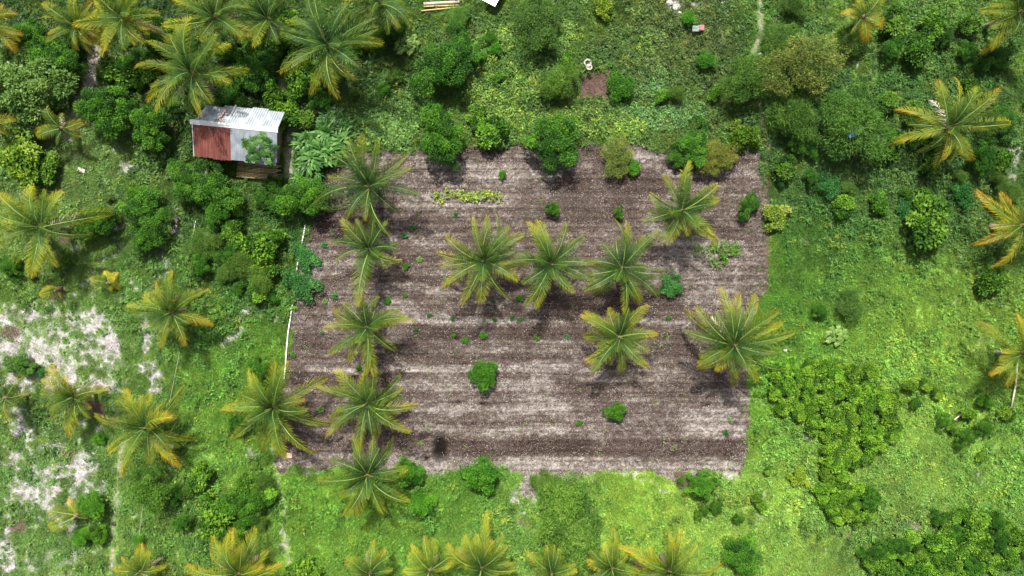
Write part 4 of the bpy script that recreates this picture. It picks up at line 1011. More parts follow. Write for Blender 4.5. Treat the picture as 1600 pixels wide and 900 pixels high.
# ------------------------------------------------------------------ coconut palms
def frond_mesh(seed, a0, a1, L=3.6, n=46, ll=1.04, droop=.5, twist=0.0, mats=('frond', 'rachis'), tatter=.0):
    """one feather leaf along +X: an arched rib and two rows of leaflets"""
    g = np.random.default_rng(seed)
    m = 24; s = np.linspace(0, 1, m + 1); ang = np.radians(a0 + (a1 - a0) * s ** 1.25)
    P = np.zeros((m + 1, 3)); side = .12 * g.normal()
    for i in range(m):
        d = np.array([math.cos(ang[i]), side * s[i] * 2, math.sin(ang[i])]); d /= np.linalg.norm(d); P[i + 1] = P[i] + d * L / m
    V = []; F = []; tone = []; mi = []
    for i in range(0, m + 1, 2):                       # rib, three-sided
        w_ = .046 * (1 - s[i]) ** .8 + .010
        for (u, v) in ((-w_, 0), (w_, 0), (0, w_ * .9)):
            V.append(P[i] + np.array([0, u, v])); tone.append(.5)
    k = m // 2 + 1
    for i in range(k - 1):
        for j in range(3):
            F.append((i * 3 + j, i * 3 + (j + 1) % 3, (i + 1) * 3 + (j + 1) % 3, (i + 1) * 3 + j)); mi.append(1)
    t = np.linspace(.10, .995, n)
    for sd_ in (-1, 1):
        for q in t:
            if tatter and g.random() < tatter: continue
            q = min(.998, q + g.normal(0, .004)); f = q * m; i = min(int(f), m - 1); fr = f - i
            p = P[i] * (1 - fr) + P[i + 1] * fr; a = ang[i]
            T_ = np.array([math.cos(a), 0, math.sin(a)]); U = np.array([-math.sin(a), 0, math.cos(a)])
            ln = ll * (min(1, .35 + q * 3.2)) * (1 - max(0, (q - .5) / .5) ** 2.2 * .70) * g.uniform(.88, 1.08)
            sweep = math.radians(26 + 34 * q + g.normal(0, 3))
            dr = droop * (1 + .25 * g.normal()) + twist * sd_
            d1 = T_ * math.sin(sweep) + np.array([0, sd_, 0]) * math.cos(sweep) + U * (.34 - dr * .35)
            d1 /= np.linalg.norm(d1); d2 = d1 - np.array([0, 0, 1]) * dr * 1.1; d2 /= np.linalg.norm(d2)
            wv = T_ * .024 * (1.15 if q > .2 else .9) * (46 / n)
            a_ = p; b_ = p + d1 * ln * .5; c_ = b_ + d2 * ln * .5
            o = len(V)
            V += [a_ - wv * .7, a_ + wv * .7, b_ + wv + 0 * U, b_ - wv, c_]
            tt = .25 + .45 * q ** 1.5
            tone += [tt - .12, tt - .12, tt + .04, tt + .04, tt + .24]
            F.append((o, o + 1, o + 2, o + 3)); F.append((o + 3, o + 2, o + 4)); mi += [0, 0]
    me = bpy.data.meshes.new('frond'); me.from_pydata([tuple(v) for v in V], [], F)
    me.materials.append(M[mats[0]]); me.materials.append(M[mats[1]])
    me.polygons.foreach_set('material_index', mi)
    at_ = me.attributes.new('tone', 'FLOAT', 'POINT'); at_.data.foreach_set('value', np.clip(tone, 0, 1).astype(np.float32))
    me.update()
    reach = max(math.hypot(v[0], v[1]) for v in P)
    return me, reach


g0 = random.Random(11)
MID = [frond_mesh(10 + i, g0.uniform(38, 56), g0.uniform(-42, -12), droop=g0.uniform(.35, 1.0), twist=g0.uniform(-.5, .5)) for i in range(14)]
LOW = [frond_mesh(30 + i, g0.uniform(12, 28), g0.uniform(-62, -38), droop=g0.uniform(.5, 1.0), twist=g0.uniform(-.5, .5)) for i in range(6)]
UP = [frond_mesh(50 + i, g0.uniform(66, 80), g0.uniform(10, 35), L=3.1, droop=g0.uniform(.25, .5)) for i in range(5)]
DRY = [frond_mesh(70 + i, g0.uniform(-5, 10), g0.uniform(-70, -50), L=3.0, n=30, droop=1.4, mats=('dry_frond', 'dry_frond'), tatter=.3) for i in range(3)] + \
      [frond_mesh(80, 0, -50, L=3.0, n=30, droop=1.2, mats=('dry_pale', 'dry_pale'), tatter=.25)]


def trunk_mesh(h, r, seed):
    g = random.Random(seed); mb = MB(); pts = []; rad = []
    k = max(6, int(h / .18))
    for i in range(k + 1):
        t = i / k; pts.append((.10 * math.sin(t * 2 + seed) * t, .08 * math.cos(t * 1.7 + seed) * t - .08 * math.cos(seed) * t, h * t))
        rad.append(r * (1.35 - .75 * min(1, t * 4) * .45 - .12 * t) * (1.05 if i % 2 else .97))
    mb.tube(pts, rad, 10)
    return mb.mesh('trunk', M['trunk'], True), pts[-1]


def heart_mesh():
    mb = MB()
    mb.tube([(0, 0, -.25), (0, 0, .0), (0, 0, .28), (.02, 0, .5)], [.20, .24, .15, .05], 9)
    return mb.mesh('crown_heart', M['fibre'], True)


def spear_mesh():
    mb = MB(); mb.tube([(0, 0, .2), (.03, .02, 1.0), (.08, .02, 1.9)], [.05, .045, .008], 5)
    return mb.mesh('spear_leaf', M['rachis'], True)


HEART = heart_mesh(); SPEAR = spear_mesh()
PN = 0


def palm(px, py, r, label, fr=None, n=14, h=2.6, age=.35, dry=1, ups=4, bright=1.0, group='coconut palms', spread=(0, 360)):
    """fr: fronds that can be told apart in the photo, (bearing in degrees, reach in photo pixels[, age])"""
    global PN
    PN += 1; g = random.Random(PN * 31)
    X, Y = at(px, py, h + .3)
    z0 = gz(X, Y)
    lx, ly = g.gauss(0, .06), g.gauss(0, .06)          # every palm leans a little its own way
    t = thing('coconut_palm', label, 'palm tree', (X - h * ly, Y + h * lx, z0), 0, group)
    t.rotation_euler = (lx, ly, 0)
    tm, top = trunk_mesh(h, .17 if r > 50 else .13, PN)
    obj('trunk', tm, t, (-top[0], -top[1], 0))
    obj('crown_heart', HEART, t, (0, 0, h), (0, 0, g.uniform(0, 6)))
    obj('spear_leaf', SPEAR, t, (0, 0, h), (0, 0, g.uniform(0, 6)), (1, 1, r / 70))
    if fr is None:
        fr = [(spread[0] + (spread[1] - spread[0]) * (i + g.uniform(-.3, .3)) / n, r * g.uniform(.82, 1.08)) for i in range(n)]
    for f in fr:
        a, L = f[0], f[1]; ag = f[2] if len(f) > 2 else age + g.uniform(-.18, .22)
        me, reach = g.choice(MID + MID + LOW) if ag < .75 else g.choice(LOW)
        s = L * PX * .93 / reach
        w_ = s * .25 + .70
        sy = (s * .35 + .62) * g.uniform(.62, .95)
        o = obj('frond', me, t, (0, 0, h + g.uniform(.0, .22)), (R(g.gauss(0, 20)), R(g.gauss(0, 5)), R(a)), (s, sy, s * .9 + .08), None)
        o.color = (ag, bright * g.uniform(.68, 1.12), 0, 1)
    for i in range(5 if r > 55 else 2):                # shorter fronds that fill the gaps in the crown
        me, reach = g.choice(MID + LOW)
        a_, s = R(g.uniform(0, 360)), r * PX * .93 / reach * g.uniform(.55, .8)
        o = obj('frond', me, t, (0, 0, h + g.uniform(-.05, .15)), (R(g.gauss(0, 20)), 0, a_), (s, s * .85, s))
        o.color = (max(0, age - .1) * g.uniform(.5, 1.2), bright * g.uniform(.6, .95), 0, 1)
    for i in range(ups):
        me, reach = g.choice(UP + MID[:3])
        s = r / 70 * g.uniform(.45, .8)
        o = obj('frond', me, t, (0, 0, h + .2), (0, 0, R(i * 360 / max(ups, 1) + g.uniform(-25, 25))), (s, s, s))
        o.color = (max(0, age - .25) * g.uniform(.5, 1.1), bright * g.uniform(.75, 1.05), 0, 1)
    for i in range(dry):
        me, reach = g.choice(DRY)
        s = r / 70 * g.uniform(.6, .85)
        d = obj('frond', me, t, (0, 0, h - .12), (0, 0, R(g.uniform(0, 360))), (s, s * .7, s)); d['label'] = 'dry brown hanging frond'
    return t


palm(577, 292, 78, 'tall green palm at the upper left corner of the plot', [(203, 83), (196, 77), (343, 80), (316, 83), (292, 58), (270, 52), (232, 58), (151, 77), (111, 74), (95, 73), (72, 73), (23, 76), (38, 76), (172, 60), (130, 62)], h=3.2, age=.22, dry=0)
palm(577, 390, 60, 'palm in the left column of the plot with one long frond hanging straight down', [(87, 57), (131, 61), (50, 52), (349, 54), (168, 63), (215, 53), (268, 85, .45), (110, 52), (15, 45), (320, 40)], h=2.6, age=.30, dry=1)
palm(757, 408, 72, 'leftmost of the three palms standing in a row in the middle of the plot', [(157, 71, .5), (177, 67, .5), (212, 73), (237, 72, .5), (269, 66, .5), (311, 72), (32, 74), (50, 63), (60, 72), (88, 70, .45), (107, 71, .5), (134, 70, .5), (0, 73), (330, 60)], h=3.0, age=.35, dry=0, ups=5)
palm(861, 412, 70, 'middle one of the three palms standing in a row in the plot', [(197, 69), (232, 74), (255, 70), (305, 56), (335, 70), (353, 66), (27, 65), (43, 52), (80, 67), (101, 71, .5), (122, 70, .5), (137, 58), (172, 60)], h=3.0, age=.32, dry=0, ups=5)
palm(973, 420, 70, 'rightmost of the three palms standing in a row in the middle of the plot', [(124, 72, .45), (79, 71), (36, 74), (352, 71), (330, 73), (297, 60, .5), (258, 65, .4), (207, 67), (168, 50), (55, 60), (100, 52), (232, 60)], h=3.0, age=.35, dry=0, ups=5)
palm(1065, 330, 68, 'palm near the upper right corner of the plot', [(187, 64), (229, 53), (253, 56, .5), (282, 43, .5), (312, 67), (331, 76), (22, 70), (151, 62), (113, 65), (75, 74), (48, 60), (0, 58), (95, 60)], h=3.0, age=.35, dry=1)
palm(968, 527, 64, 'palm directly below the right palm of the middle row', [(76, 50), (50, 52), (29, 61), (357, 58), (303, 64, .5), (276, 64, .5), (212, 65, .55), (230, 67), (180, 57, .5), (159, 70, .6), (141, 66, .5), (110, 48), (330, 48)], h=2.6, age=.42, dry=0)
palm(1147, 540, 84, 'large palm at the right edge of the plot', [(98, 88, .55), (88, 80, .6), (61, 90), (39, 84), (27, 80, .7), (16, 86), (343, 88), (302, 62, .5), (274, 72, .6), (151, 88, .5), (132, 86, .45), (204, 62, .6), (172, 78), (235, 50), (112, 62)], h=3.4, age=.40, dry=1, ups=5)
palm(573, 513, 68, 'palm in the left column of the plot, third from the top', [(71, 52), (30, 60), (12, 62), (350, 75, .45), (293, 72, .55), (270, 70, .45), (221, 64), (183, 65, .6), (157, 66, .6), (124, 52), (95, 48), (320, 55), (240, 60)], h=2.8, age=.40, dry=0)
palm(428, 638, 80, 'big palm at the lower left corner of the plot', [(143, 73, .5), (93, 70, .5), (77, 58), (62, 77, .45), (29, 88, .6), (339, 88, .5), (318, 92, .6), (279, 81, .5), (245, 77, .6), (213, 67), (182, 74, .6), (128, 60), (10, 50), (300, 60)], h=3.2, age=.35, dry=0, ups=5)
palm(574, 632, 74, 'palm in the left column of the plot, fourth from the top', [(133, 71), (99, 50), (68, 60), (47, 68), (5, 84, .5), (332, 81, .5), (260, 68, .5), (212, 78, .5), (168, 76, .5), (192, 74, .5), (30, 58), (290, 56), (235, 56)], h=2.8, age=.33, dry=0)
palm(573, 743, 70, 'lowest palm of the left column at the bottom edge of the plot', [(115, 63), (50, 78), (33, 67), (347, 74), (310, 58), (330, 60), (257, 66, .5), (238, 67, .5), (175, 74), (155, 62), (100, 55), (75, 60), (200, 60), (10, 60)], h=3.0, age=.33, dry=0)
palm(267, 490, 64, 'orange-tinged palm in the left meadow above the bare patch', [(149, 58, .65), (183, 57, .5), (102, 58, .7), (73, 76, .5), (35, 78, .6), (350, 66, .75), (338, 56, .5), (287, 56, .6), (258, 56, .65), (125, 48), (210, 46), (55, 45)], h=2.4, age=.45, dry=1)
palm(227, 670, 72, 'large yellow-tipped palm in the left meadow right of the footpath', [(159, 73, .55), (114, 66, .65), (76, 55, .5), (39, 82, .5), (19, 63, .7), (338, 72, .6), (312, 78, .85), (277, 54, .5), (247, 74, .65), (198, 63), (92, 52), (135, 60), (58, 50)], h=2.6, age=.45, dry=2)
palm(117, 620, 58, 'sparse palm leaning left beside a dark brush heap', [(18, 66, .7), (125, 55, .7), (156, 49, .6), (256, 72, .8), (205, 50, .5), (180, 44), (95, 38), (330, 30)], h=2.2, age=.5, dry=2, ups=3)
palm(8, 622, 46, 'palm cut by the left edge beside pale stones', [(150, 44), (200, 44, .6), (240, 46, .6), (75, 40), (20, 38), (110, 44), (290, 36)], h=2.0, age=.5, dry=2, ups=3)
palm(118, 806, 36, 'small yellow palm with few fronds at the lower left', [(190, 38, .75), (200, 42, .6), (105, 30, .85), (160, 46, .5), (60, 24, .9)], h=1.0, age=.6, dry=1, ups=1)
palm(170, 441, 22, 'tiny bright yellow palm in the left meadow', [(95, 20, .8), (70, 18, .85), (175, 24, .6), (260, 17, .7), (330, 18, .8), (20, 16, .7)], h=.5, age=.7, dry=0, ups=2, bright=1.3)
palm(88, 452, 26, 'small withered palm in the left meadow', [(178, 32, .8), (200, 26, .7)], h=.5, age=.7, dry=3, ups=0)
palm(62, 355, 84, 'big pale yellow-green palm at the left edge', [(22, 100, .55), (358, 76), (260, 76, .6), (298, 64, .55), (205, 70, .5), (120, 70, .5), (54, 66, .5), (180, 66), (98, 62), (142, 66), (226, 60), (75, 60), (160, 50)], h=3.4, age=.42, dry=1, bright=1.25)
palm(95, 200, 46, 'thin sparse palm below the dark crowns at the left', [(118, 40, .4), (185, 50, .75), (205, 36), (350, 34), (75, 24), (10, 40, .8)], h=1.8, age=.45, dry=1, ups=1)
palm(300, 115, 80, 'dense palm standing above the left end of the shed', [(160, 70), (181, 77, .55), (218, 76, .55), (241, 76, .5), (278, 74, .5), (310, 57), (331, 61), (359, 80, .5), (22, 72), (45, 70), (75, 76), (106, 73), (137, 73), (200, 60), (60, 60), (122, 66)], h=4.2, age=.32, dry=1, ups=6)
palm(513, 72, 84, 'large dark green palm at the top, right of the shed', [(185, 80), (222, 82, .5), (254, 75, .5), (288, 80, .5), (322, 73, .5), (355, 84), (5, 80), (24, 77), (41, 80), (68, 74), (92, 72), (112, 74), (136, 79), (151, 72), (165, 72), (205, 64)], h=4.2, age=.22, dry=1, ups=6)
palm(592, 5, 64, 'palm cut by the top edge right of the large dark palm', [(265, 44), (325, 58), (345, 62), (300, 50), (230, 54), (200, 60), (180, 50), (10, 40), (90, 50), (135, 50), (45, 50)], h=3.6, age=.30)
palm(192, 28, 78, 'olive palm at the top left, the larger of two overlapping', [(190, 66, .6), (215, 66, .7), (240, 62, .6), (262, 55, .6), (300, 50, .6), (325, 60, .5), (5, 64, .5), (30, 62), (350, 50), (170, 64, .6), (150, 60), (120, 60), (90, 60), (60, 62)], h=3.8, age=.52, dry=2)
palm(118, 42, 56, 'olive palm at the top left, the smaller of two overlapping', [(170, 52, .5), (190, 50, .6), (215, 40), (260, 34, .75), (320, 40, .7), (350, 36, .8), (20, 44), (140, 50), (100, 46), (60, 46)], h=3.2, age=.55, dry=1)
palm(335, 28, 70, 'palm at the top between the olive palm and the large dark palm', [(190, 72, .6), (205, 64), (320, 66), (340, 70, .55), (0, 60), (285, 44), (250, 40), (30, 56), (60, 50), (90, 50), (130, 56), (160, 60)], h=3.8, age=.35, dry=2)
palm(418, 30, 66, 'shaded palm half hidden left of the large dark palm', [(200, 60), (215, 56, .5), (240, 50), (265, 56, .5), (170, 60), (140, 50), (100, 46), (60, 44), (290, 46)], h=3.2, age=.25, dry=1, bright=.85)
palm(-14, 42, 52, 'yellow palm cut by the left edge near the top', [(25, 50, .7), (350, 40, .75), (320, 44, .8), (300, 34, .6), (60, 40), (180, 40), (250, 30)], h=2.8, age=.65, dry=1)
palm(-20, 190, 40, 'palm beyond the left edge beside the grey-leaved tree', [(5, 42, .8), (20, 34, .6), (340, 34, .7), (90, 34), (200, 34)], h=2.4, age=.6, dry=1, ups=3)
palm(1350, 26, 46, 'small yellow palm at the top edge right of the path', [(278, 38, .85), (157, 32, .85), (100, 32, .7), (27, 50, .6), (336, 38, .85), (60, 40, .6), (130, 30, .7)], h=2.0, age=.6, dry=2, ups=2)
palm(1594, 18, 78, 'palm in the top right corner', [(185, 77, .5), (172, 60), (221, 66, .6), (239, 70, .6), (205, 56), (155, 56), (262, 50), (120, 50), (90, 50), (20, 50), (320, 50)], h=3.6, age=.42, dry=2)
palm(1484, 200, 80, 'palm with curled orange frond tips in the upper right scrub', [(145, 80, .8), (188, 78, .75), (88, 77, .7), (104, 74, .6), (52, 80, .35), (35, 80, .6), (13, 84, .45), (249, 50, .7), (302, 66, .7), (70, 60, .3), (340, 48), (275, 44)], h=3.2, age=.45, dry=1, ups=3)
palm(1601, 352, 76, 'orange palm cut by the right edge above the meadow', [(152, 84, .85), (204, 72, .85), (128, 60, .8), (256, 72, .8), (175, 50, .7), (100, 56, .7), (60, 50), (300, 50), (0, 50)], h=3.2, age=.75, dry=1, ups=3)
palm(1600, 552, 68, 'yellow palm cut by the right edge in the bright meadow', [(150, 80, .6), (212, 64, .7), (105, 64, .7), (180, 40, .6), (240, 60, .6), (60, 50), (300, 50), (0, 50)], h=3.0, age=.6, dry=1, ups=3)
palm(1045, 893, 84, 'large orange-tinged palm at the bottom edge', [(102, 78, .55), (145, 84, .75), (63, 64, .6), (27, 78, .7), (162, 60, .6), (125, 50), (45, 60, .55), (85, 60), (5, 56), (185, 54), (240, 50), (300, 50)], h=3.0, age=.52, dry=1, bright=1.15)
palm(957, 888, 58, 'palm at the bottom edge left of the orange-tinged palm', [(87, 56, .5), (115, 48), (45, 44), (5, 40), (150, 46), (180, 40), (65, 48), (260, 40)], h=2.8, age=.5, dry=2, bright=1.15)
palm(862, 898, 52, 'pale palm at the bottom edge below the feathery tree', [(139, 54), (88, 46), (60, 40), (5, 40), (110, 44), (165, 46), (30, 42)], h=2.6, age=.4, dry=1, bright=1.15)
palm(753, 888, 76, 'palm with one tall upright frond at the bottom edge', [(85, 80, .6), (117, 62), (70, 48), (149, 66, .6), (100, 56), (45, 54), (165, 54), (20, 50), (133, 56)], h=3.0, age=.48, dry=1, bright=1.15)
palm(672, 893, 54, 'yellow-green palm at the bottom edge left of the tall-fronded one', [(122, 48, .6), (96, 52, .6), (48, 44), (150, 42), (75, 46), (15, 40), (175, 40)], h=2.6, age=.55, dry=1, bright=1.15)
palm(578, 897, 48, 'dark green palm at the bottom edge, first right of the track', [(155, 44), (88, 48, .5), (38, 40), (120, 40), (60, 44), (10, 38), (180, 40)], h=2.4, age=.35, dry=2)
palm(373, 897, 78, 'big yellow palm at the bottom edge left of the track', [(96, 72, .6), (139, 72, .55), (70, 66, .55), (173, 80, .7), (113, 69, .8), (45, 70, .55), (20, 78, .6), (155, 60), (82, 56), (30, 56)], h=3.2, age=.55, dry=1, bright=1.1)
palm(220, 893, 48, 'small palm with dead fronds at the bottom left edge', [(95, 42), (170, 42, .7), (60, 42), (12, 46, .6), (130, 36), (200, 40)], h=2.2, age=.5, dry=3, ups=2)

# ------------------------------------------------------------------ the shed
M['rust'] = mat_sheet('rusted_roof_sheet', (.05, .011, .008), (.115, .024, .015), (.20, .065, .04), (7, .5, 2), .7, .1)
M['zinc'] = mat_sheet('zinc_roof_sheet', (.16, .19, .22), (.215, .245, .27), (.29, .31, .33), (2, .5, 2), .45, .25)
M['zinc_dull'] = mat_sheet('dull_zinc_roof_sheet', (.13, .16, .19), (.22, .26, .29), (.36, .39, .42), (1.5, 1.2, 2), .5, .25)
M['ridge'] = mat_flat('white_ridge_cap', (.50, .50, .50), .5, .08, 3)
M['board'] = mat_flat('weathered_board', (.24, .18, .12), .85, .3, 5)
M['bamboo'] = mat_flat('yellow_bamboo', (.42, .33, .13), .6, .3, 5)
M['white'] = mat_flat('white_plastic', (.80, .80, .80), .4, .05, 3)
M['brick'] = mat_flat('broken_red_brick', (.50, .27, .20), .85, .25, 7)


def V3(px, py, z):
    X, Y = at(px, py, z); return Vector((X, Y, z))


def corrugated(name, a, b, c, d, mat, parent, waves=8, amp=.018, lift=0.0, ragged=0.0, seed=0, label=None):
    """a-b top edge, d-c lower edge (world points); ridges run from top to bottom"""
    o0 = (a + b + c + d) / 4
    nrm = (b - a).cross(d - a).normalized()
    if nrm.z < 0: nrm = -nrm
    nx = waves * 4; ny = 4; V = []; F = []; g = random.Random(seed)
    rag = [g.uniform(-ragged, ragged) for _ in range(nx + 1)]
    for k in (0, 1):
        for j in range(ny + 1):
            for i in range(nx + 1):
                u = i / nx; v = j / ny
                vv = v + (rag[i] * v)
                p = (a * (1 - u) + b * u) * (1 - vv) + (d * (1 - u) + c * u) * vv
                V.append(p - o0 + nrm * (amp * math.sin(u * waves * 2 * math.pi) + lift - k * .006))
    m_ = (nx + 1) * (ny + 1)
    for j in range(ny):
        for i in range(nx):
            q = j * (nx + 1) + i
            F.append((q, q + nx + 1, q + nx + 2, q + 1)); F.append((m_ + q, m_ + q + 1, m_ + q + nx + 2, m_ + q + nx + 1))
    for i in range(nx):
        for base in (0, ny * (nx + 1)):
            q = base + i; F.append((q, q + 1, m_ + q + 1, m_ + q))
    for j in range(ny):
        for base in (0, nx):
            q = j * (nx + 1) + base; F.append((q, q + nx + 1, m_ + q + nx + 1, m_ + q))
    me = bpy.data.meshes.new(name); me.from_pydata([tuple(p) for p in V], [], F); me.materials.append(mat)
    o = obj(name, me, parent)
    o.location = o0 - Vector(parent.location)
    if label: o['label'] = label
    return o


sx, sy = at(368, 215, 0)
shed = thing('shed', 'small farm shed with a rust-red and grey corrugated tin roof', 'shed', (sx, sy, 0))
ZR, ZE, ZB = 2.35, 1.95, 1.85
rl, rr_ = V3(301, 190, ZR), V3(433, 203, ZR)            # ridge ends
el_, er = V3(304, 244, ZE), V3(432, 257, ZE)             # front eave
bl, br_ = V3(323, 162, ZB), V3(445, 175, ZB)             # back eave
def lerp(a, b, t): return a * (1 - t) + b * t
# front slope: two rusty sheets, then three zinc ones
cuts = [0, .235, .45, .615, .81, 1.0]
for i in range(5):
    u0, u1 = cuts[i] - (.006 if i else 0), cuts[i + 1]
    rusty = i < 2
    corrugated('roof_sheet', lerp(rl, rr_, u0), lerp(rl, rr_, u1), lerp(el_, er, u1) + Vector((0, -.08 * (i % 2) - (.12 if i == 4 else 0), 0)), lerp(el_, er, u0) + Vector((0, -.08 * (i % 2) - (.12 if i == 4 else 0), 0)),
               M['rust'] if rusty else M['zinc'], shed, 9 if rusty else 8, .018, .004 * (i % 2) + .002, .02 if rusty else .0, i, 'rust-red corrugated sheet' if rusty else 'pale grey corrugated sheet')
cb = [0, .24, .40, .60, .80, 1.0]
for i in range(5):
    u0, u1 = cb[i] - (.006 if i else 0), cb[i + 1]
    off = Vector((0, [-.12, .02, 0, .10, -.02][i], 0))
    corrugated('roof_sheet', lerp(bl, br_, u0) + off, lerp(bl, br_, u1) + off, lerp(rl, rr_, u1), lerp(rl, rr_, u0), M['zinc_dull'] if i < 2 else M['zinc'], shed, 7, .014, .004 * (i % 2) + .002, 0, 20 + i,
               'dull dented grey sheet' if i < 2 else 'pale grey back sheet')
# ridge cap in two folded lengths
for i, (u0, u1) in enumerate(((-.03, .52), (.49, 1.01))):
    a, b = lerp(rl, rr_, u0), lerp(rl, rr_, u1); dirf = Vector((0, -1, -.22)) * .20; dirb = Vector((0, 1, -.33)) * .17; up = Vector((0, 0, .035 + .012 * i))
    o0 = (a + b) / 2
    V = []
    for p in (a, b):
        for q in (dirb, Vector((0, 0, .02)), dirf): V += [p + q + up - o0]
        for q in (dirf, Vector((0, 0, .02)), dirb): V += [p + q + up - Vector((0, 0, .012)) - o0]
    F = [(k, (k + 1) % 6, 6 + (k + 1) % 6, 6 + k) for k in range(6)] + [(0, 5, 4, 3, 2, 1), (6, 7, 8, 9, 10, 11)]
    me = bpy.data.meshes.new('ridge_cap'); me.from_pydata([tuple(p) for p in V], [], F); me.materials.append(M['ridge'])
    o = obj('ridge_cap', me, shed); o.location = o0 - Vector(shed.location)
# white trim strip between the old and new back sheets, and verge boards
for (p, q, wd) in ((lerp(rl, rr_, .40), lerp(bl, br_, .375) + Vector((0, .12, 0)), .10), (rl + Vector((-.03, 0, 0)), el_ + Vector((-.03, 0, 0)), .05)):
    mb = MB(); mid = (p + q) / 2; mb.tube([p - mid + Vector((0, 0, .04)), q - mid + Vector((0, 0, .04))], wd / 2 * 1.2, 4)
    mb.build('verge_strip', M['ridge'], shed, loc=mid - Vector(shed.location))
# walls of upright boards, each a board
def wall_boards(p, q, top0, top1, n, mat='board'):
    for i in range(n):
        t = (i + .5) / n; c = lerp(p, q, t); tp = top0 * (1 - t) + top1 * t
        wd = (q - p).length / n * .94; mb = MB()
        ang = math.atan2((q - p).y, (q - p).x)
        mb.box((0, 0, tp / 2), (wd, .03, tp), Matrix.Rotation(ang, 3, 'Z'))
        k = mb.build('wall_board', M[mat], shed, loc=c - Vector(shed.location))


gfl, gfr = Vector((el_.x + .1, el_.y + .35, 0)), Vector((er.x - .45, er.y + .35, 0))
gbl, gbr = Vector((bl.x + .1, bl.y - .25, 0)), Vector((br_.x - .6, br_.y - .25, 0))
wall_boards(gfl, gfr, 1.93, 1.93, 22)
wall_boards(gbl, gbr, 1.78, 1.78, 20)
wall_boards(gfr + Vector((0, .04, 0)), gbr - Vector((0, .04, 0)), 1.90, 1.78, 14)
wall_boards(gfl + Vector((0, .04, 0)), gbl - Vector((0, .04, 0)), 1.90, 1.78, 14)
# rubble that weighs the roof down
g_ = random.Random(3)
for i, (bx, by, s_) in enumerate(((342, 184, .30), (346, 181, .22), (349, 177, .20), (344, 187, .18), (352, 173, .24), (347, 189, .2), (354, 178, .16))):
    z = 2.22; X, Y = at(bx, by, z)
    mb = MB(); mb.box((0, 0, s_ * .2), (s_, s_ * .6, s_ * .4), Matrix.Rotation(g_.uniform(0, 3), 3, 'Z'))
    o = mb.build('brick', M['brick'] if i % 3 else M['stone'], loc=(X, Y, z + .0)); tag(o, 'piece of broken brick lying on the back slope of the shed roof', 'brick', 'bricks weighing down the shed roof')
# slatted platform in front of the shed
px0, py0 = at(405, 268, .3)
deck = thing('bamboo_platform', 'low slatted bamboo platform in front of the shed', 'platform', (px0, py0, 0), R(-5))
for i in range(11):
    mb = MB(); mb.tube([(-1.7, 0, 0), (1.7 - .2 * (i % 3), 0, 0)], .035, 6)
    mb.build('slat', M['bamboo'] if i % 4 != 2 else M['board'], deck, True, loc=(0, .55 - i * .11, .38))
for sx_ in (-1.3, 0, 1.3):
    mb = MB(); mb.tube([(0, .6, 0), (0, -.6, 0)], .045, 6); mb.build('joist', M['board'], deck, True, loc=(sx_, 0, .30))
    for sy_ in (-.5, .5):
        mb = MB(); mb.tube([(0, 0, 0), (0, 0, .27)], .05, 6); mb.build('leg', M['board'], deck, True, loc=(sx_, sy_, -.02))
# bit of wire cage left on the roof: dark batten across the front sheets
mb = MB(); p = V3(380, 206, 2.27); q = V3(382, 240, 2.03); mid = (p + q) / 2
mb.tube([p - mid + Vector((0, 0, .03)), q - mid + Vector((0, 0, .03))], .03, 5)
mb.build('batten', M['board'], shed, loc=mid - Vector(shed.location))

# ------------------------------------------------------------------ small things
def pole(name, pts, r, mat, label, cat, z=.12, n=6, group=None):
    P = []
    for i, (u, v) in enumerate(pts):
        X, Y = at(u, v, z); P.append(Vector((X, Y, gz(X, Y) + z)))
    o0 = P[0].copy(); mb = MB()
    # subdivide so that it follows the ground
    Q = []
    for i in range(len(P) - 1):
        k = max(1, int((P[i + 1] - P[i]).length / .8))
        for j in range(k): Q.append(lerp(P[i], P[i + 1], j / k))
    Q.append(P[-1])
    if z < .2:
        for q in Q: q.z = gz(q.x, q.y) + z
    mb.tube([q - o0 for q in Q], r, n)
    return tag(mb.build(name, M[mat], loc=o0, smooth=True), label, cat, group)


pole('water_pipe', [(477, 352), (472, 378), (465, 410), (458, 465), (450, 520), (443, 600)], .05, 'white', 'long white water pipe along the left edge of the plot', 'pipe', .10)
pole('wire_cord', [(306, 345), (300, 375)], .014, 'white', 'short pale cord by the bushes below the shed', 'cord', .3)
pole('wire_cord', [(281, 545), (268, 610), (262, 640)], .011, 'dry_pale', 'thin pale cord left of the bare patch in the left meadow', 'cord', .3)
pole('wire_cord', [(250, 690), (234, 730), (222, 800), (216, 850)], .011, 'dry_pale', 'thin pale cord running down past the feathery tree', 'cord', .3)
pole('dead_pole', [(1470, 673), (1502, 648)], .055, 'dry_pale', 'bleached pole lying across the bright right meadow', 'pole', .35)
pole('bamboo_pole', [(662, 6), (718, 3)], .13, 'dry_pale', 'uppermost of three pale bamboo poles lying at the top edge', 'pole', .25)
pole('bamboo_pole', [(662, 10), (716, 8)], .07, 'bamboo', 'middle one of three bamboo poles lying at the top edge', 'pole', .2)
pole('bamboo_pole', [(658, 17), (719, 11)], .065, 'bamboo', 'lowest of three bamboo poles lying at the top edge', 'pole', .2)
pole('dry_branch', [(412, 757), (415, 743)], .03, 'dry_pale', 'short pale stick beside the dirt track below the corner palm', 'stick', .1)
pole('dry_branch', [(1580, 640), (1588, 600), (1590, 560)], .06, 'dry_pale', 'pale leaning trunk below the yellow palm at the right edge', 'branch', .5)

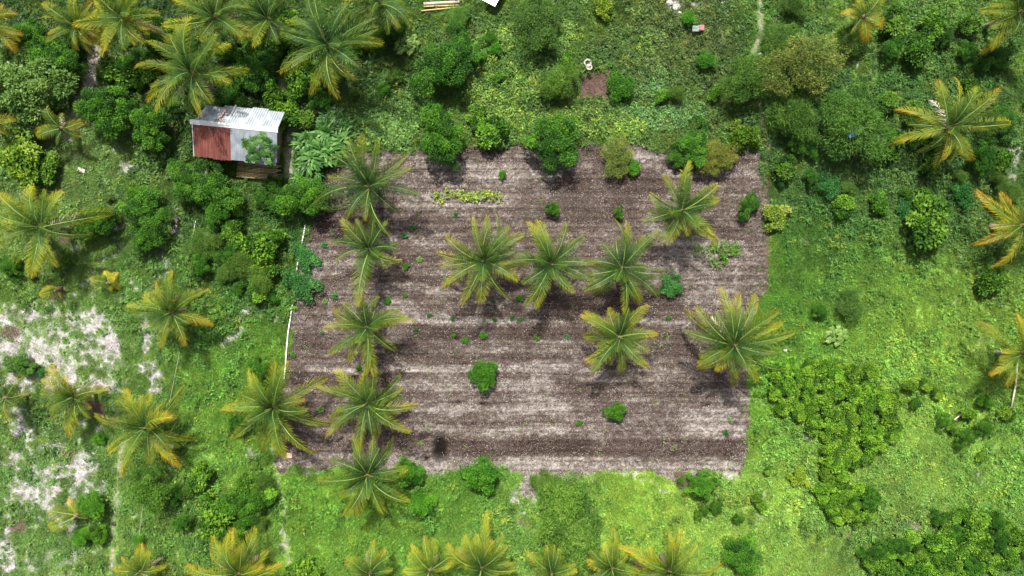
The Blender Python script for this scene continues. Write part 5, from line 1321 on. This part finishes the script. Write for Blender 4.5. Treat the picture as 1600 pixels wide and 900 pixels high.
# drip hoses, one along each row of the plot
M['hose'] = mat_flat('black_drip_hose', (.03, .026, .026), .6, .2, 3)
ORD = ('first second third fourth fifth sixth seventh eighth ninth tenth eleventh twelfth thirteenth fourteenth fifteenth sixteenth seventeenth eighteenth nineteenth '
       'twentieth twenty-first twenty-second twenty-third twenty-fourth twenty-fifth twenty-sixth twenty-seventh twenty-eighth thirtieth').split()
for i in range(28):
    yy = ROW0 + ROWP * (i + 1) + 0
    if yy > 735: break
    x0 = 478 if yy < 400 else 455; x1 = 1185 if yy < 460 else 1168
    if yy < 300: x0 = 640
    seg = []
    xs_ = np.linspace(x0, x1, 60)
    X = gx(xs_); Yv = gy(yy - 7.6 + 1.2 * np.sin(xs_ / 70 + i)); Z = ground_z(X, Yv) + .015
    o0 = Vector((X[0], Yv[0], Z[0])); mb = MB(); mb.tube([Vector(p) - o0 for p in zip(X, Yv, Z)], .008, 4)
    tag(mb.build('drip_hose', M['hose'], loc=o0), f'black drip hose along the {ORD[i]} row line from the top of the tilled plot', 'hose', 'drip hoses along the plot rows')

# solar panel propped at the top edge
M['cell'] = mat_flat('dark_solar_cell', (.03, .045, .10), .25, .15, 2, spec=.6)
M['alu'] = mat_flat('aluminium_frame', (.72, .73, .75), .35, .05, 3, .5)
cx_, cy_ = at(771.5, -9.5, .9)
pan = thing('solar_panel', 'dark blue solar panel in a white frame cut by the top edge', 'solar panel', (cx_, cy_, gz(cx_, cy_)), R(-28))
for sgn in (-1, 1):
    mb = MB(); mb.box((sgn * .52, 0, .92), (.05, 1.66, .05)); mb.build('frame_rail', M['alu'], pan)
    mb = MB(); mb.box((0, sgn * .805, .92), (.988, .05, .048)); mb.build('frame_rail', M['alu'], pan)
    mb = MB(); mb.tube([(sgn * .45, -.6, 0), (sgn * .45, -.6, .895)], .03, 6); mb.build('leg', M['alu'], pan)
    mb = MB(); mb.tube([(sgn * .45, .6, 0), (sgn * .45, .6, .895)], .03, 6); mb.build('leg', M['alu'], pan)
mb = MB(); mb.box((0, 0, .908), (.99, 1.56, .02)); mb.build('backing', M['white'], pan)
cellm = MB(); cellm.box((0, 0, 0), (.234, .252, .008)); cm = cellm.mesh('cell', M['cell'])
for i in range(4):
    for j in range(6): obj('cell', cm, pan, (-.363 + i * .242, -.65 + j * .26, .924))

# washing tub and rag by the soil square, rag sheet near the path
M['cloth_grey'] = mat_flat('grey_green_sheet', (.16, .20, .19), .8, .2, 4)
M['cloth_red'] = mat_flat('faded_red_sheet', (.30, .11, .11), .8, .2, 4)
M['sack'] = mat_flat('pale_sack', (.36, .33, .29), .85, .2, 5)


def crumpled(name, px, py, w_, d_, mat, label, cat, z=.18, rot=0, seed=0, hgt=.10):
    X, Y = at(px, py, z); g = np.random.default_rng(seed); n = 9
    u, v = np.meshgrid(np.linspace(-.5, .5, n), np.linspace(-.5, .5, n))
    zz = hgt * vnoise(u * 40, v * 40, 14, 190 + seed) + .02; zz2 = zz - .02
    A = np.stack([u * w_ + g.normal(0, .01, u.shape), v * d_ + g.normal(0, .01, u.shape), zz], -1).reshape(-1, 3); B = A.copy(); B[:, 2] -= .02
    idx = np.arange(n * n).reshape(n, n)
    F = np.stack([idx[:-1, :-1], idx[:-1, 1:], idx[1:, 1:], idx[1:, :-1]], -1).reshape(-1, 4)
    F = np.concatenate([F, F[:, ::-1] + n * n])
    rim = list(idx[0]) + list(idx[1:, -1]) + list(idx[-1, :-1][::-1]) + list(idx[1:-1, 0][::-1])
    F = np.concatenate([F, [(rim[i], rim[i - 1], rim[i - 1] + n * n, rim[i] + n * n) for i in range(len(rim))]])
    me = mesh_np(name, np.concatenate([A, B]), F, mat=M[mat], smooth=True)
    o = obj(name, me, None, (X, Y, gz(X, Y) + z), (0, 0, rot))
    return tag(o, label, cat)


crumpled('plastic_sheet', 1087, 45, .55, .45, 'cloth_grey', 'grey-green sheet lying in the weeds near the top of the path', 'sheet', seed=1, z=.4)
crumpled('plastic_sheet', 1096, 44, .40, .42, 'cloth_red', 'faded red sheet lying against the grey-green one near the top', 'sheet', seed=2, z=.42)
crumpled('plastic_bag', 594, 661, .35, .30, 'cloth_grey', 'crumpled pale bag under a palm in the lower left of the plot', 'bag', seed=3, z=.06)
crumpled('plastic_bag', 127, 266, .60, .32, 'sack', 'pale sack lying in the upper left meadow', 'bag', seed=4, z=.25, rot=R(-18))
crumpled('plastic_bag', 452, 712, .45, .38, 'brick', 'orange plastic piece at the lower left corner of the plot', 'plastic piece', seed=6, z=.06)
crumpled('plastic_bag', 268, 697, .35, .35, 'white', 'white plastic scrap under the large yellow-tipped palm', 'bag', seed=7, z=.25)
crumpled('plastic_bag', 178, 818, .28, .30, 'hose', 'small black bag lying on the pale footpath', 'bag', seed=8, z=.06)
M['blue_plastic'] = mat_flat('blue_plastic', (.05, .12, .30), .5, .2, 4)
crumpled('tarpaulin', 1332, 209, .75, .5, 'blue_plastic', 'small blue tarpaulin caught in the wide feathery tree in the upper right', 'tarpaulin', seed=9, z=3.0, rot=R(20), hgt=.3)
# coil of pale hose by the soil square
X, Y = at(918, 103, .2); mb = MB()
mb.tube([((.24 + .05 * math.sin(t * 1.7)) * math.cos(t), .20 + (.26 + .06 * math.sin(t * .73)) * math.sin(t), .03 + t * .004) for t in np.linspace(0, 16.5, 60)], .035, 5)
mb.tube([(.16 + (.20 + .08 * math.sin(t * .9)) * math.cos(t + 1), -.12 + (.17 + .07 * math.sin(t * 1.3)) * math.sin(t + 1), .03 + t * .004) for t in np.linspace(0, 19, 70)], .04, 5)
tag(mb.build('hose_coil', M['sack'], loc=(X, Y, gz(X, Y) + .22)), 'pale coil of hose at the top left corner of the bare soil square', 'hose')
# loose boulders one can pick out
for i, (bx, by, s_) in enumerate(((595, 408, .34), (1395, 275, .18), (1210, 30, .28), (965, 212, .16), (540, 300, .18), (1188, 85, .22), (1398, 207, .2), (1228, 547, .24), (520, 58, .16), (438, 420, .2), (1272, 335, .2), (1055, 12, .3), (1062, 20, .2), (1046, 4, .34), (1130, 5, .26))):
    g_ = random.Random(i); mb = MB(); V = []
    for a in range(7):
        for b in range(3):
            th = a * .898; ph = (.1, .8, 1.35)[b]; rr2 = s_ * g_.uniform(.75, 1.1); V.append((rr2 * math.cos(th) * math.sin(math.pi / 2 - ph * .9 + .1), rr2 * .8 * math.sin(th) * math.sin(math.pi / 2 - ph * .9 + .1), rr2 * .55 * math.sin(ph)))
    F = [(a * 3 + b, ((a + 1) % 7) * 3 + b, ((a + 1) % 7) * 3 + b + 1, a * 3 + b + 1) for a in range(7) for b in range(2)] + [tuple(a * 3 + 2 for a in range(7)), tuple(a * 3 for a in range(7))[::-1]]
    mb.add(V, F); X, Y = at(bx, by, .1)
    o = mb.build('rock', M['stone'], loc=(X, Y, gz(X, Y) + .02)); tag(o, where('pale limestone rock', bx, by), 'rock', 'loose pale rocks')
print('objects', len(bpy.data.objects))
